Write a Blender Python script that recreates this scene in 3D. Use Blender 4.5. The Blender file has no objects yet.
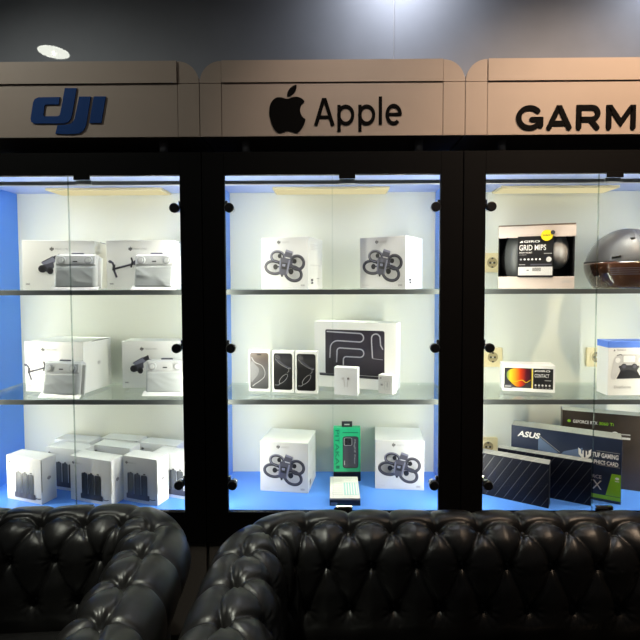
import bpy, bmesh, math, random
import numpy as np
from mathutils import Vector, Matrix
random.seed(4)
D2R = math.pi / 180
SC = bpy.context.scene
COL = SC.collection

# ------------------------------------------------------------------ camera
F_PX, PPX, PPY = 471.4, 328.0, 302.0
PITCH, YAW, ROLL = 0.0435, -0.0097, -0.003
cam_d = bpy.data.cameras.new('camera')
cam = bpy.data.objects.new('camera', cam_d)
COL.objects.link(cam)
cam_d.sensor_fit = 'HORIZONTAL'
cam_d.sensor_width = 36
cam_d.lens = F_PX / 640 * 36
cam_d.shift_x = (320 - PPX) / 640
cam_d.shift_y = (PPY - 320) / 640
cam_d.clip_start = 0.02
_f = Vector((math.sin(YAW) * math.cos(PITCH), math.cos(YAW) * math.cos(PITCH), -math.sin(PITCH)))
_r = Vector((math.cos(YAW), -math.sin(YAW), 0))
_u = _r.cross(_f)
_r2 = _r * math.cos(ROLL) + _u * math.sin(ROLL)
_u2 = -_r * math.sin(ROLL) + _u * math.cos(ROLL)
cam.matrix_world = Matrix(((_r2.x, _u2.x, -_f.x, 0), (_r2.y, _u2.y, -_f.y, -1.818),
                           (_r2.z, _u2.z, -_f.z, 1.5), (0, 0, 0, 1)))
SC.camera = cam

# ------------------------------------------------------------------ world, exposure
W = bpy.data.worlds.new('room_ambient')
SC.world = W
W.use_nodes = True
W.node_tree.nodes['Background'].inputs[0].default_value = (0.85, 0.92, 1.0, 1)
W.node_tree.nodes['Background'].inputs[1].default_value = 0.032
vs = SC.view_settings
vs.view_transform = 'Standard'
vs.look = 'None'
vs.gamma = 1
vs.use_curve_mapping = False
vs.exposure = 0.0

# light strengths (the lamps themselves are built with their things below)
P_STRIP, P_PANEL, P_FRONT = 6.3, 1.6, 2.2
CEIL_Z, WALL_Y = 3.20, 0.46
CAB_X = (-1.0, 0.0, 1.0)


# ------------------------------------------------------------------ helpers
def tag(o, label=None, cat=None, group=None, kind=None):
    if label: o['label'] = label
    if cat: o['category'] = cat
    if group: o['group'] = group
    if kind: o['kind'] = kind
    return o


def thing(name, label, cat, loc=(0, 0, 0), rz=0, group=None):
    o = bpy.data.objects.new(name, None)
    COL.objects.link(o)
    o.empty_display_size = 0.05
    o.location = loc
    o.rotation_euler = (0, 0, rz)
    return tag(o, label, cat, group)


def link(name, me, mats, parent=None, smooth=False):
    o = bpy.data.objects.new(name, me)
    COL.objects.link(o)
    if not isinstance(mats, (list, tuple)):
        mats = [mats]
    if not me.materials:
        for m in mats: me.materials.append(m)
    if smooth:
        for p in me.polygons: p.use_smooth = True
    if parent: o.parent = parent
    return o


def from_bm(name, bm, mats, parent=None, smooth=False):
    bmesh.ops.recalc_face_normals(bm, faces=bm.faces)
    me = bpy.data.meshes.new(name)
    bm.to_mesh(me)
    bm.free()
    return link(name, me, mats, parent, smooth)


def bm_box(bm, x0, x1, y0, y1, z0, z1, bev=0, seg=1):
    r = bmesh.ops.create_cube(bm, size=1)
    for v in r['verts']:
        v.co = Vector(((x0 + x1) / 2 + v.co.x * (x1 - x0), (y0 + y1) / 2 + v.co.y * (y1 - y0), (z0 + z1) / 2 + v.co.z * (z1 - z0)))
    if bev:
        es = list({e for v in r['verts'] for e in v.link_edges})
        bmesh.ops.bevel(bm, geom=es, offset=bev, segments=seg, affect='EDGES', profile=0.5)


def box(name, x0, x1, y0, y1, z0, z1, mat, parent=None, bev=0.0, seg=2):
    bm = bmesh.new()
    bm_box(bm, x0, x1, y0, y1, z0, z1, bev, seg)
    return from_bm(name, bm, mat, parent)


def cyl(name, p0, p1, r, mat, parent=None, n=24, r2=None, bev=0):
    p0, p1 = Vector(p0), Vector(p1)
    bm = bmesh.new()
    d = p1 - p0
    bmesh.ops.create_cone(bm, cap_ends=True, segments=n, radius1=r, radius2=r if r2 is None else r2, depth=d.length)
    if bev:
        es = [e for e in bm.edges if len(e.link_faces) == 2 and any(len(f.verts) > 4 for f in e.link_faces)]
        bmesh.ops.bevel(bm, geom=es, offset=bev, segments=2, affect='EDGES', profile=0.5)
    q = Vector((0, 0, 1)).rotation_difference(d.normalized()).to_matrix().to_4x4()
    bmesh.ops.transform(bm, matrix=Matrix.Translation((p0 + p1) / 2) @ q, verts=bm.verts)
    o = from_bm(name, bm, mat, parent)
    for p in o.data.polygons: p.use_smooth = len(p.vertices) == 4
    return o


# ------------------------------------------------------------------ materials
def mat(name, col, rough=0.5, metal=0.0, spec=0.5, noise=None, bump=None, coat=None, sheen=0):
    """noise=(scale, amount) varies the colour, bump=(scale, strength) gives fine relief"""
    m = bpy.data.materials.new(name)
    m.use_nodes = True
    nt = m.node_tree
    b = nt.nodes['Principled BSDF']
    c = tuple(col) + (1,)
    b.inputs['Base Color'].default_value = c
    b.inputs['Roughness'].default_value = rough
    b.inputs['Metallic'].default_value = metal
    b.inputs['Specular IOR Level'].default_value = spec
    if coat:
        b.inputs['Coat Weight'].default_value = coat[0]
        b.inputs['Coat Roughness'].default_value = coat[1]
    tc = nt.nodes.new('ShaderNodeTexCoord')
    if noise is None: noise = (40, 0.04)
    n = nt.nodes.new('ShaderNodeTexNoise')
    n.inputs['Scale'].default_value = noise[0]
    n.inputs['Detail'].default_value = 4
    nt.links.new(tc.outputs['Object'], n.inputs['Vector'])
    mx = nt.nodes.new('ShaderNodeMix')
    mx.data_type = 'RGBA'
    mx.inputs[6].default_value = tuple(max(0, x * (1 - noise[1])) for x in col) + (1,)
    mx.inputs[7].default_value = tuple(min(1, x * (1 + noise[1])) for x in col) + (1,)
    nt.links.new(n.outputs['Fac'], mx.inputs[0])
    nt.links.new(mx.outputs[2], b.inputs['Base Color'])
    if bump:
        n2 = nt.nodes.new('ShaderNodeTexNoise')
        n2.inputs['Scale'].default_value = bump[0]
        n2.inputs['Detail'].default_value = 3
        nt.links.new(tc.outputs['Object'], n2.inputs['Vector'])
        bp = nt.nodes.new('ShaderNodeBump')
        bp.inputs['Strength'].default_value = bump[1]
        bp.inputs['Distance'].default_value = 0.002
        nt.links.new(n2.outputs['Fac'], bp.inputs['Height'])
        nt.links.new(bp.outputs['Normal'], b.inputs['Normal'])
    return m


def emis(name, col, strength):
    m = bpy.data.materials.new(name)
    m.use_nodes = True
    nt = m.node_tree
    nt.nodes.clear()
    o = nt.nodes.new('ShaderNodeOutputMaterial')
    e = nt.nodes.new('ShaderNodeEmission')
    e.inputs[0].default_value = tuple(col) + (1,)
    e.inputs[1].default_value = strength
    nt.links.new(e.outputs[0], o.inputs[0])
    return m


def glass(name, tint, refl=0.06, rough=0.01):
    m = bpy.data.materials.new(name)
    m.use_nodes = True
    nt = m.node_tree
    nt.nodes.clear()
    o = nt.nodes.new('ShaderNodeOutputMaterial')
    t = nt.nodes.new('ShaderNodeBsdfTransparent')
    t.inputs[0].default_value = tuple(tint) + (1,)
    g = nt.nodes.new('ShaderNodeBsdfGlossy')
    g.inputs['Roughness'].default_value = rough
    lw = nt.nodes.new('ShaderNodeFresnel')
    lw.inputs['IOR'].default_value = 1.45
    ml = nt.nodes.new('ShaderNodeMath')
    ml.operation = 'MULTIPLY'
    ml.inputs[1].default_value = refl
    nt.links.new(lw.outputs[0], ml.inputs[0])
    mx = nt.nodes.new('ShaderNodeMixShader')
    nt.links.new(ml.outputs[0], mx.inputs[0])
    nt.links.new(t.outputs[0], mx.inputs[1])
    nt.links.new(g.outputs[0], mx.inputs[2])
    nt.links.new(mx.outputs[0], o.inputs[0])
    return m


M = {}
M['wall'] = mat('dark_lacquered_wall', (0.22, 0.23, 0.26), 0.66, metal=0.6, spec=0.5, noise=(6, 0.12), coat=(1.0, 0.012))
M['wall_seam'] = mat('wall_seam_filler', (0.25, 0.25, 0.27), 0.5)
M['ceiling'] = mat('dark_ceiling_paint', (0.05, 0.05, 0.055), 0.8)
M['floor'] = mat('dark_floor_boards', (0.045, 0.037, 0.03), 0.45, noise=(14, 0.3))
M['black'] = mat('black_painted_board', (0.0030, 0.0028, 0.0030), 0.7, spec=0.08, noise=(30, 0.2))
M['base'] = mat('dark_brown_base_board', (0.10, 0.085, 0.075), 0.55)
M['blue'] = mat('blue_laminate_lining', (0.10, 0.31, 0.97), 0.32, spec=0.5, noise=(60, 0.05))
M['top_lining'] = mat('pale_blue_top_lining', (0.32, 0.42, 0.78), 0.35, noise=(60, 0.06))
M['back'] = mat('off_white_back_panel', (0.78, 0.80, 0.72), 0.6, noise=(3, 0.03))
M['rail'] = mat('grey_metal_rail', (0.5, 0.52, 0.56), 0.4)
M['shelf_glass'] = glass('shelf_glass', (0.93, 0.97, 0.95), 0.55)
M['door_glass'] = glass('door_glass', (0.985, 0.99, 0.985), 0.28)
M['shelf_edge'] = mat('shelf_glass_edge', (0.10, 0.115, 0.12), 0.4, spec=0.3)
M['pane_edge'] = glass('door_glass_edge', (0.86, 0.90, 0.88), 0.3)
M['alu'] = mat('pale_aluminium', (0.62, 0.64, 0.66), 0.35, metal=0.8)
M['chrome'] = mat('chrome', (0.75, 0.75, 0.76), 0.15, metal=1.0)
M['cap'] = mat('black_hinge_cap', (0.006, 0.006, 0.007), 0.35)
M['led_body'] = mat('cream_led_housing', (0.80, 0.70, 0.42), 0.5)
M['led_face'] = emis('warm_led_diffuser', (1.0, 0.87, 0.50), 0.75)
M['strip_face'] = emis('white_fill_strip', (1.0, 1.0, 0.95), 3.0)
M['tan'] = mat('beige_sign_laminate', (0.40, 0.318, 0.268), 0.55, spec=0.35, noise=(9, 0.05), bump=(5, 0.15))
M['tan_core'] = mat('sign_core_brown', (0.16, 0.115, 0.085), 0.7)
M['sign_black'] = mat('black_sign_letter', (0.0025, 0.002, 0.002), 0.7, spec=0.05)
M['sign_blue'] = mat('blue_sign_letter', (0.009, 0.052, 0.215), 0.6, spec=0.1)
M['sign_brown'] = mat('dark_brown_sign_letter', (0.0025, 0.002, 0.002), 0.7, spec=0.05)
M['steel'] = mat('brushed_steel_foot', (0.42, 0.40, 0.38), 0.35, metal=0.7)
M['leather'] = mat('black_tufted_leather', (0.011, 0.0105, 0.010), 0.36, spec=0.6, noise=(25, 0.25), bump=(420, 0.10))
M['wood'] = mat('dark_wooden_foot', (0.02, 0.012, 0.008), 0.4)
M['white'] = mat('white_carton', (0.83, 0.835, 0.825), 0.5, noise=(8, 0.015))
M['white2'] = mat('cool_white_carton', (0.80, 0.82, 0.85), 0.5, noise=(8, 0.015))
M['cream'] = mat('cream_carton', (0.74, 0.73, 0.66), 0.55, noise=(8, 0.02))
M['grey_face'] = mat('pale_grey_print', (0.66, 0.665, 0.67), 0.5, noise=(5, 0.05))
M['p_black'] = mat('print_black', (0.012, 0.012, 0.014), 0.4)
M['p_dark'] = mat('print_charcoal', (0.035, 0.035, 0.045), 0.45)
M['p_mid'] = mat('print_slate', (0.085, 0.085, 0.115), 0.45)
M['p_wave'] = mat('print_soft_grey_wave', (0.20, 0.20, 0.215), 0.45)
M['p_lav'] = mat('print_lavender_grey', (0.24, 0.245, 0.33), 0.45)
M['p_grey'] = mat('print_grey', (0.42, 0.42, 0.43), 0.5)
M['p_lgrey'] = mat('print_light_grey', (0.62, 0.62, 0.63), 0.5)
M['p_white'] = mat('print_white', (0.88, 0.88, 0.88), 0.45)
M['p_yellow'] = mat('print_yellow', (0.85, 0.66, 0.02), 0.45)
M['p_lime'] = mat('print_lime', (0.25, 0.55, 0.02), 0.45)
M['p_batt'] = mat('print_battery_black', (0.028, 0.032, 0.035), 0.4, noise=(120, 0.3))
M['p_batt2'] = mat('print_battery_slate', (0.10, 0.115, 0.14), 0.4, noise=(120, 0.2))
M['bag'] = mat('pale_grey_pouch', (0.52, 0.54, 0.57), 0.32, noise=(18, 0.06))
M['bag_dark'] = mat('grey_wrapped_screen', (0.42, 0.45, 0.48), 0.28, noise=(18, 0.10))
M['bag_clear'] = mat('milky_plastic_film', (0.74, 0.76, 0.77), 0.22)
M['stick'] = mat('grey_thumb_stick', (0.40, 0.42, 0.45), 0.4)
M['green'] = mat('green_carton', (0.03, 0.62, 0.28), 0.45, noise=(8, 0.03))
M['green_dk'] = mat('print_deep_green', (0.01, 0.23, 0.12), 0.45)
M['teal'] = mat('print_pale_teal', (0.38, 0.68, 0.68), 0.45, noise=(60, 0.08))
M['navy'] = mat('navy_carton', (0.008, 0.014, 0.035), 0.4)
M['navy2'] = mat('dark_blue_carton', (0.022, 0.034, 0.075), 0.38, noise=(10, 0.2))
M['navy_lt'] = mat('print_steel_blue', (0.13, 0.19, 0.33), 0.4)
M['grey_top'] = mat('grey_carton_top', (0.33, 0.34, 0.33), 0.4)
M['stripe_box'] = mat('black_blue_carton', (0.0028, 0.0042, 0.012), 0.5, spec=0.22, noise=(12, 0.3))
M['stripe'] = mat('print_thin_stripe', (0.07, 0.075, 0.09), 0.4)
M['stripe_lt'] = mat('print_pale_stripe', (0.46, 0.47, 0.46), 0.4)
M['brown_box'] = mat('dark_brown_carton', (0.040, 0.030, 0.025), 0.4)
M['pink_card'] = mat('pinkish_white_card', (0.60, 0.52, 0.48), 0.5, noise=(10, 0.03))
M['shell'] = mat('grey_helmet_shell', (0.14, 0.15, 0.165), 0.4, noise=(30, 0.06))
M['shell_dark'] = mat('dark_grey_helmet_shell', (0.07, 0.075, 0.08), 0.4)
M['silver'] = mat('silver_visor', (0.55, 0.57, 0.58), 0.25, noise=(16, 0.5))
M['visor'] = mat('brown_mirror_visor', (0.085, 0.036, 0.018), 0.12, spec=0.8, noise=(7, 0.6), coat=(0.8, 0.05))
M['liner'] = mat('black_helmet_liner', (0.01, 0.009, 0.009), 0.7)
M['socket'] = mat('ivory_socket_plastic', (0.80, 0.70, 0.42), 0.35)
M['socket_in'] = mat('ivory_socket_recess', (0.42, 0.35, 0.19), 0.5)
M['socket_dk'] = mat('socket_hole', (0.05, 0.045, 0.035), 0.6)
M['ps_blue'] = mat('print_bright_blue', (0.10, 0.24, 0.85), 0.4)


def grad_mat(name, axis, stops, rough=0.3):
    """flat printed picture with a colour ramp along an object axis (0..1 over the given range)"""
    m = bpy.data.materials.new(name)
    m.use_nodes = True
    nt = m.node_tree
    b = nt.nodes['Principled BSDF']
    b.inputs['Roughness'].default_value = rough
    tc = nt.nodes.new('ShaderNodeTexCoord')
    sp = nt.nodes.new('ShaderNodeSeparateXYZ')
    nt.links.new(tc.outputs['Generated'], sp.inputs[0])
    r = nt.nodes.new('ShaderNodeValToRGB')
    while len(r.color_ramp.elements) < len(stops): r.color_ramp.elements.new(0.5)
    for e, (p, c) in zip(r.color_ramp.elements, stops):
        e.position = p
        e.color = tuple(c) + (1,)
    nt.links.new(sp.outputs[axis], r.inputs[0])
    nt.links.new(r.outputs[0], b.inputs['Base Color'])
    return m


M['lens'] = grad_mat('print_rainbow_lens', 0, [(0, (0.12, 0.30, 0.10)), (0.16, (0.75, 0.60, 0.03)), (0.36, (0.85, 0.30, 0.02)),
                                              (0.55, (0.65, 0.05, 0.01)), (0.78, (0.10, 0.01, 0.02)), (1, (0.02, 0.01, 0.02))])
M['phone_a'] = grad_mat('print_grey_wallpaper', 2, [(0, (0.05, 0.05, 0.055)), (0.45, (0.12, 0.12, 0.13)), (0.8, (0.10, 0.08, 0.075)), (1, (0.17, 0.13, 0.11))])
M['phone_b'] = grad_mat('print_black_wallpaper', 2, [(0, (0.010, 0.010, 0.012)), (0.6, (0.018, 0.018, 0.02)), (0.8, (0.045, 0.045, 0.05)), (1, (0.02, 0.02, 0.025))])
M['laptop'] = grad_mat('print_purple_black_screen', 2, [(0, (0.02, 0.017, 0.025)), (0.5, (0.05, 0.045, 0.062)), (1, (0.035, 0.03, 0.045))])


# ------------------------------------------------------------------ flat print
def poly(pts, m, layer=1):
    return (list(pts), [list(range(len(pts)))], m, layer)


def rect(x0, y0, x1, y1, m, layer=1):
    return poly([(x0, y0), (x1, y0), (x1, y1), (x0, y1)], m, layer)


def rrect_pts(x0, y0, x1, y1, r, n=5):
    out = []
    for cx, cy, a in ((x1 - r, y0 + r, -90), (x1 - r, y1 - r, 0), (x0 + r, y1 - r, 90), (x0 + r, y0 + r, 180)):
        for i in range(n + 1):
            t = (a + 90 * i / n) * D2R
            out.append((cx + r * math.cos(t), cy + r * math.sin(t)))
    return out


def ell_pts(cx, cy, rx, ry, rot=0, n=24, a0=0, a1=360):
    out = []
    k = n if a1 - a0 == 360 else n + 1
    for i in range(k):
        t = (a0 + (a1 - a0) * i / n) * D2R
        x, y = rx * math.cos(t), ry * math.sin(t)
        c, s = math.cos(rot * D2R), math.sin(rot * D2R)
        out.append((cx + x * c - y * s, cy + x * s + y * c))
    return out


def stroke(pts, w, m, layer=1, closed=False):
    n = len(pts)
    vs_, fs = [], []
    for i in range(n):
        a = Vector(pts[i - 1] if (i > 0 or closed) else pts[i])
        b = Vector(pts[i])
        c = Vector(pts[(i + 1) % n] if (i < n - 1 or closed) else pts[i])
        t1, t2 = (b - a), (c - b)
        if t1.length < 1e-9: t1 = t2
        if t2.length < 1e-9: t2 = t1
        t1, t2 = t1.normalized(), t2.normalized()
        t = t1 + t2
        t = t1 if t.length < 1e-6 else t.normalized()
        nn = Vector((-t.y, t.x))
        k = 1 / max(0.45, nn.dot(Vector((-t1.y, t1.x))))
        vs_.append(tuple(b + nn * w / 2 * k))
        vs_.append(tuple(b - nn * w / 2 * k))
    for i in range(n if closed else n - 1):
        j = (i + 1) % n
        fs.append([2 * i + 1, 2 * j + 1, 2 * j, 2 * i])
    return (vs_, fs, m, layer)


def spline(pts, closed=True, sub=6):
    out, n = [], len(pts)
    rng = range(n) if closed else range(n - 1)
    for i in rng:
        g = lambda k: Vector(pts[k % n] if closed else pts[min(max(k, 0), n - 1)])
        p0, p1, p2, p3 = g(i - 1), g(i), g(i + 1), g(i + 2)
        for s in range(sub):
            t = s / sub
            out.append(tuple(0.5 * ((2 * p1) + (p2 - p0) * t + (2 * p0 - 5 * p1 + 4 * p2 - p3) * t * t + (3 * p1 - p0 - 3 * p2 + p3) * t ** 3)))
    if not closed: out.append(tuple(pts[-1]))
    return out


_txt = {}


def txt(s, x, y, h, m, layer=2, w=None, bold=0.0, rot=0, shear=0.0):
    """lettering: left-bottom at (x, y), overall height h, width w (or natural)"""
    key = (s, bold)
    if key not in _txt:
        cu = bpy.data.curves.new('lettering', 'FONT')
        cu.body = s
        cu.size = 1
        cu.offset = bold
        cu.resolution_u = 3
        o = bpy.data.objects.new('lettering_source', cu)
        COL.objects.link(o)
        dg = bpy.context.evaluated_depsgraph_get()
        me = bpy.data.meshes.new_from_object(o.evaluated_get(dg))
        v = [(q.co.x, q.co.y) for q in me.vertices]
        f = [list(q.vertices) for q in me.polygons]
        x0, x1 = min(a for a, b in v), max(a for a, b in v)
        y0, y1 = min(b for a, b in v), max(b for a, b in v)
        _txt[key] = ([(a - x0, b - y0) for a, b in v], f, x1 - x0, y1 - y0)
        bpy.data.objects.remove(o)
        bpy.data.curves.remove(cu)
        bpy.data.meshes.remove(me)
    v, f, tw, th = _txt[key]
    sy = h / th
    sx = sy if w is None else w / tw
    c, sn = math.cos(rot * D2R), math.sin(rot * D2R)
    out = []
    for a, b in v:
        a, b = a * sx + shear * b * sy, b * sy
        out.append((x + a * c - b * sn, y + a * sn + b * c))
    return (out, f, m, layer)


def xf(shapes, ox, oy, sx, sy=None, layer=0):
    sy = sx if sy is None else sy
    return [([(ox + a * sx, oy + b * sy) for a, b in v], f, m, l + layer) for v, f, m, l in shapes]


def printing(name, shapes, parent, face, w, d, h):
    verts, faces, mi, mats = [], [], [], []
    for v, f, m, l in shapes:
        if m not in mats: mats.append(m)
        e = 0.0004 + 0.0003 * l
        base = len(verts)
        for a, b in v:
            verts.append({'front': (a, -e, b), 'right': (w / 2 + e, a, b), 'left': (-w / 2 - e, d - a, b), 'top': (a, b, h + e)}[face])
        for q in f:
            faces.append([base + k for k in q])
            mi.append(mats.index(m))
    me = bpy.data.meshes.new(name)
    me.from_pydata(verts, [], faces)
    o = link(name, me, mats, parent)
    me.polygons.foreach_set('material_index', mi)
    return o


def extruded(name, shapes, m, parent, y0, y1):
    """2D shapes in the X-Z plane made into a solid between y0 (front) and y1 (back)"""
    bm = bmesh.new()
    for k_, (v, f, _, _) in enumerate(shapes):
        if k_: y0 += 0.00015
        a = [bm.verts.new((x, y0, z)) for x, z in v]
        b = [bm.verts.new((x, y1, z)) for x, z in v]
        cnt = {}
        for q in f:
            bm.faces.new([a[k] for k in q])
            bm.faces.new([b[k] for k in reversed(q)])
            for i in range(len(q)):
                e = (q[i], q[(i + 1) % len(q)])
                cnt.setdefault(tuple(sorted(e)), []).append(e)
        for k, es in cnt.items():
            if len(es) == 1:
                i, j = es[0]
                bm.faces.new([a[j], a[i], b[i], b[j]])
    me = bpy.data.meshes.new(name)
    bm.to_mesh(me)
    bm.free()
    return link(name, me, m, parent)


# ------------------------------------------------------------------ the room
def struct(o):
    o['kind'] = 'structure'
    return o


wall = struct(thing('wall_back', 'glossy dark grey wall panels above the sign boxes', 'wall'))
del wall['category']
SEAM_X = 0.292
for x0, x1 in ((-3.6, SEAM_X - 0.0025), (SEAM_X + 0.0025, 3.6)):
    box('wall_panel', x0, x1, WALL_Y, WALL_Y + 0.02, 0, CEIL_Z, M['wall'], wall)
box('panel_seam', SEAM_X - 0.0025, SEAM_X + 0.0025, WALL_Y + 0.004, WALL_Y + 0.02, 0, CEIL_Z, M['wall_seam'], wall)
fl = struct(box('floor', -3.6, 3.6, -3.6, WALL_Y + 0.02, -0.05, 0, M['floor']))
fl['label'] = 'dark brown floor under the sofas'
ce = struct(box('ceiling', -3.6, 3.6, -3.6, WALL_Y + 0.02, CEIL_Z, CEIL_Z + 0.05, M['ceiling']))
ce['label'] = 'dark painted ceiling over the showroom'


# ------------------------------------------------------------------ lamps in the ceiling
def spot(parent, loc, target, power, col, size_deg, blend=0.6, radius=0.05):
    l = bpy.data.lights.new('lamp_light', 'SPOT')
    l.energy = power
    l.color = col
    l.spot_size = size_deg * D2R
    l.spot_blend = blend
    l.shadow_soft_size = radius
    o = bpy.data.objects.new('lamp_light', l)
    COL.objects.link(o)
    o.location = loc
    o.rotation_euler = (Vector(target) - Vector(loc)).to_track_quat('-Z', 'Y').to_euler()
    o.parent = parent
    return o


def downlight(x, y, label, power, col, target, size=80, face=12.0, r=0.103, soft=0.06):
    t = thing('ceiling_downlight', label, 'downlight', (x, y, CEIL_Z), 0, 'round downlights in the ceiling')
    cyl('trim_ring', (0, 0, -0.008), (0, 0, 0), r + 0.012, M['alu'], t, 40)
    m = emis('downlight_face', col, face)
    cyl('diffuser', (0, 0, -0.010), (0, 0, -0.0081), r, m, t, 40)
    spot(t, (0, 0, -0.016), (target[0] - x, target[1] - y, target[2] - CEIL_Z), power, col, size, 1.0, soft)
    return t


downlight(-2.048, -0.790, 'round neutral white downlight mirrored in the dark wall above the blue sign', 45, (0.98, 1.0, 0.88), (-1.2, 0.0, 1.9), face=18.0, soft=0.006)
downlight(1.32, -1.05, 'round warm downlight in front of the rightmost sign box', 330, (1.0, 0.74, 0.52), (1.2, 0.0, 2.05), 76)
downlight(0.12, -1.10, 'round warm downlight in front of the middle sign box', 95, (1.0, 0.85, 0.71), (0.25, 0.0, 2.05), 58)
downlight(-0.72, -1.25, 'round neutral downlight above the left sofa', 210, (0.98, 1.0, 0.84), (-0.42, -0.72, 0.72), 34)
for wx, wp, wl in ((0.34, 52, 'small wall washer lamp above the seam of the dark wall'), (1.75, 42, 'added unseen wall washer lamp high above the right end of the cabinets')):  # the second one is added out of view to brighten the wall's right part
    ww = thing('wall_washer', wl, 'lamp', (wx, WALL_Y - 0.29, CEIL_Z), 0, 'wall washer lamps')
    cyl('housing', (0, 0, -0.06), (0, 0, 0), 0.035, M['black'], ww, 20)
    spot(ww, (0, 0, -0.065), (0.0, 0.29, -0.60), wp, (0.88, 0.92, 1.0), 150, 1.0, 0.035)


# ------------------------------------------------------------------ display cabinets
OPEN, TOP, FLOOR_Z = 0.4145, 1.909, 0.5915
S1, S2 = 1.468, 1.022
BACK_Y = 0.40
HALF = 0.4985
KNOB_Z = (1.783, 1.242, 0.702)


def area(parent, loc, rot, sx, sy, power, col, spread=180):
    l = bpy.data.lights.new('led_or_fill_light', 'AREA')
    l.shape = 'RECTANGLE'
    l.size, l.size_y = sx, sy
    l.energy = power
    l.color = col
    l.spread = spread * D2R
    o = bpy.data.objects.new('led_or_fill_light', l)
    COL.objects.link(o)
    o.location = loc
    o.rotation_euler = rot
    o.parent = parent
    return o


def cabinet(x, label, joint=0.0):
    t = thing('display_cabinet', label, 'cabinet', (x, 0, 0), 0, 'black display cabinets along the wall')
    H = HALF
    for s in (-1, 1):
        a, b = sorted((s * OPEN, s * H))
        box('stile', a, b, 0, 0.022, 0.47, 1.995, M['black'], t, 0.0015, 1)
        a, b = sorted((s * 0.480, s * H))
        box('side_panel', a, b, 0.022, 0.42, 0.47, 1.99, M['blue'], t)
    box('top_rail', -OPEN, OPEN, 0, 0.022, TOP, 1.995, M['black'], t)
    box('bottom_rail', -OPEN, OPEN, 0, 0.022, 0.47, FLOOR_Z - 0.002, M['black'], t)
    box('roof_board', -0.480, 0.480, 0.022, 0.42, 1.935, 1.99, M['black'], t)
    box('roof_lining', -0.480, 0.480, 0.022, 0.42, 1.9145, 1.935, M['top_lining'], t)
    box('floor_board', -0.480, 0.480, 0.022, 0.42, 0.545, FLOOR_Z, M['blue'], t)
    box('back_panel', -0.480, 0.480, BACK_Y, 0.42, FLOOR_Z, 1.9145, M['back'], t)
    box('base_box', -H, H, 0.03, 0.42, 0.0, 0.47, M['base'], t)
    box('plinth_front', -H + 0.004, H - 0.004, 0.012, 0.03, 0.08, 0.464, M['base'], t, 0.002, 1)
    box('door_rail', -OPEN - 0.02, OPEN + 0.02, 0.030, 0.045, 1.878, 1.893, M['rail'], t)
    # glass shelves
    for z in (S1, S2):
        sh = box('glass_shelf', -0.478, 0.478, 0.075, 0.392, z - 0.010, z, M['shelf_glass'], t)
        box('shelf_edge', -0.478, 0.478, 0.070, 0.075, z - 0.020, z, M['shelf_edge'], sh, 0.001, 1)
    # led panel under the roof
    lp = box('led_panel', -0.262, 0.250, 0.262, 0.390, 1.904, 1.9145, M['led_body'], t, 0.001, 1)
    box('led_diffuser', -0.254, 0.242, 0.270, 0.382, 1.902, 1.904, M['led_face'], lp)
    area(t, (-0.006, 0.326, 1.9005), (-9 * D2R, 0, 0), 0.49, 0.11, P_PANEL, (1.0, 0.97, 0.84), 60)
    # unseen vertical fill strips, added behind the stiles to light the shelves evenly
    for s in (-1, 1):
        st = box('fill_strip', *sorted((s * 0.4795, s * 0.470)), 0.030, 0.050, 0.62, 1.87, M['alu'], t)
        area(t, (s * 0.4685, 0.040, 1.245), (math.pi / 2, 0, s * 62 * D2R), 0.014, 1.24, P_STRIP, (1.0, 0.965, 0.79), 170)
    # fill strip added behind the top rail to brighten the box fronts
    box('front_fill_strip', -0.40, 0.40, 0.024, 0.034, 1.9125, 1.9145, M['alu'], t)
    area(t, (0, 0.040, 1.9115), (2.5 * D2R, 0, 0), 0.80, 0.012, P_FRONT, (1.0, 0.965, 0.82), 45)
    # doors
    for s in (-1, 1):
        a, b = sorted((joint + s * 0.0015, s * (OPEN - 0.004)))
        g = box('glass_door', a, b, 0.004, 0.009, FLOOR_Z + 0.002, TOP - 0.004, M['door_glass'], t)
        box('pane_edge', *sorted((joint + s * 0.0008, joint + s * 0.0018)), 0.0035, 0.0095, FLOOR_Z + 0.002, TOP - 0.004, M['pane_edge'], g)
        for z in KNOB_Z:
            kx = s * 0.3945
            cyl('hinge_cap', (kx, -0.012, z), (kx, 0.0038, z), 0.0185, M['cap'], g, 24, bev=0.003)
            cyl('hinge_boss', (kx, 0.0092, z), (kx, 0.028, z), 0.015, M['chrome'], g, 20)
            box('hinge_arm', *sorted((kx + s * 0.010, s * (OPEN + 0.002))), 0.012, 0.024, z + 0.004, z + 0.030, M['chrome'], g, 0.002, 1)
            box('hinge_pin', *sorted((kx + s * 0.015, s * OPEN)), -0.006, 0.0035, z - 0.004, z + 0.004, M['cap'], g)
    box('door_latch', joint + 0.026, joint + 0.088, -0.004, 0.003, 1.892, TOP + 0.004, M['black'], t, 0.001, 1)
    box('latch_plate', joint + 0.026, joint + 0.088, 0.010, 0.016, 1.876, 1.893, M['alu'], t, 0.001, 1)
    lk = box('door_lock', joint + 0.010, joint + 0.075, -0.010, 0.003, FLOOR_Z + 0.004, FLOOR_Z + 0.030, M['chrome'], t, 0.002, 1)
    box('lock_body', joint + 0.004, joint + 0.050, -0.014, -0.0101, FLOOR_Z + 0.006, FLOOR_Z + 0.024, M['cap'], lk)
    return t


cabinet(-1, 'black framed glass display cabinet full of white drone boxes, under the blue sign', -0.018)
cabinet(0, 'black framed glass display cabinet with phone boxes, under the fruit logo sign')
cabinet(1, 'black framed glass display cabinet with a helmet inside, rightmost of the three', 0.016)


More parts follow.
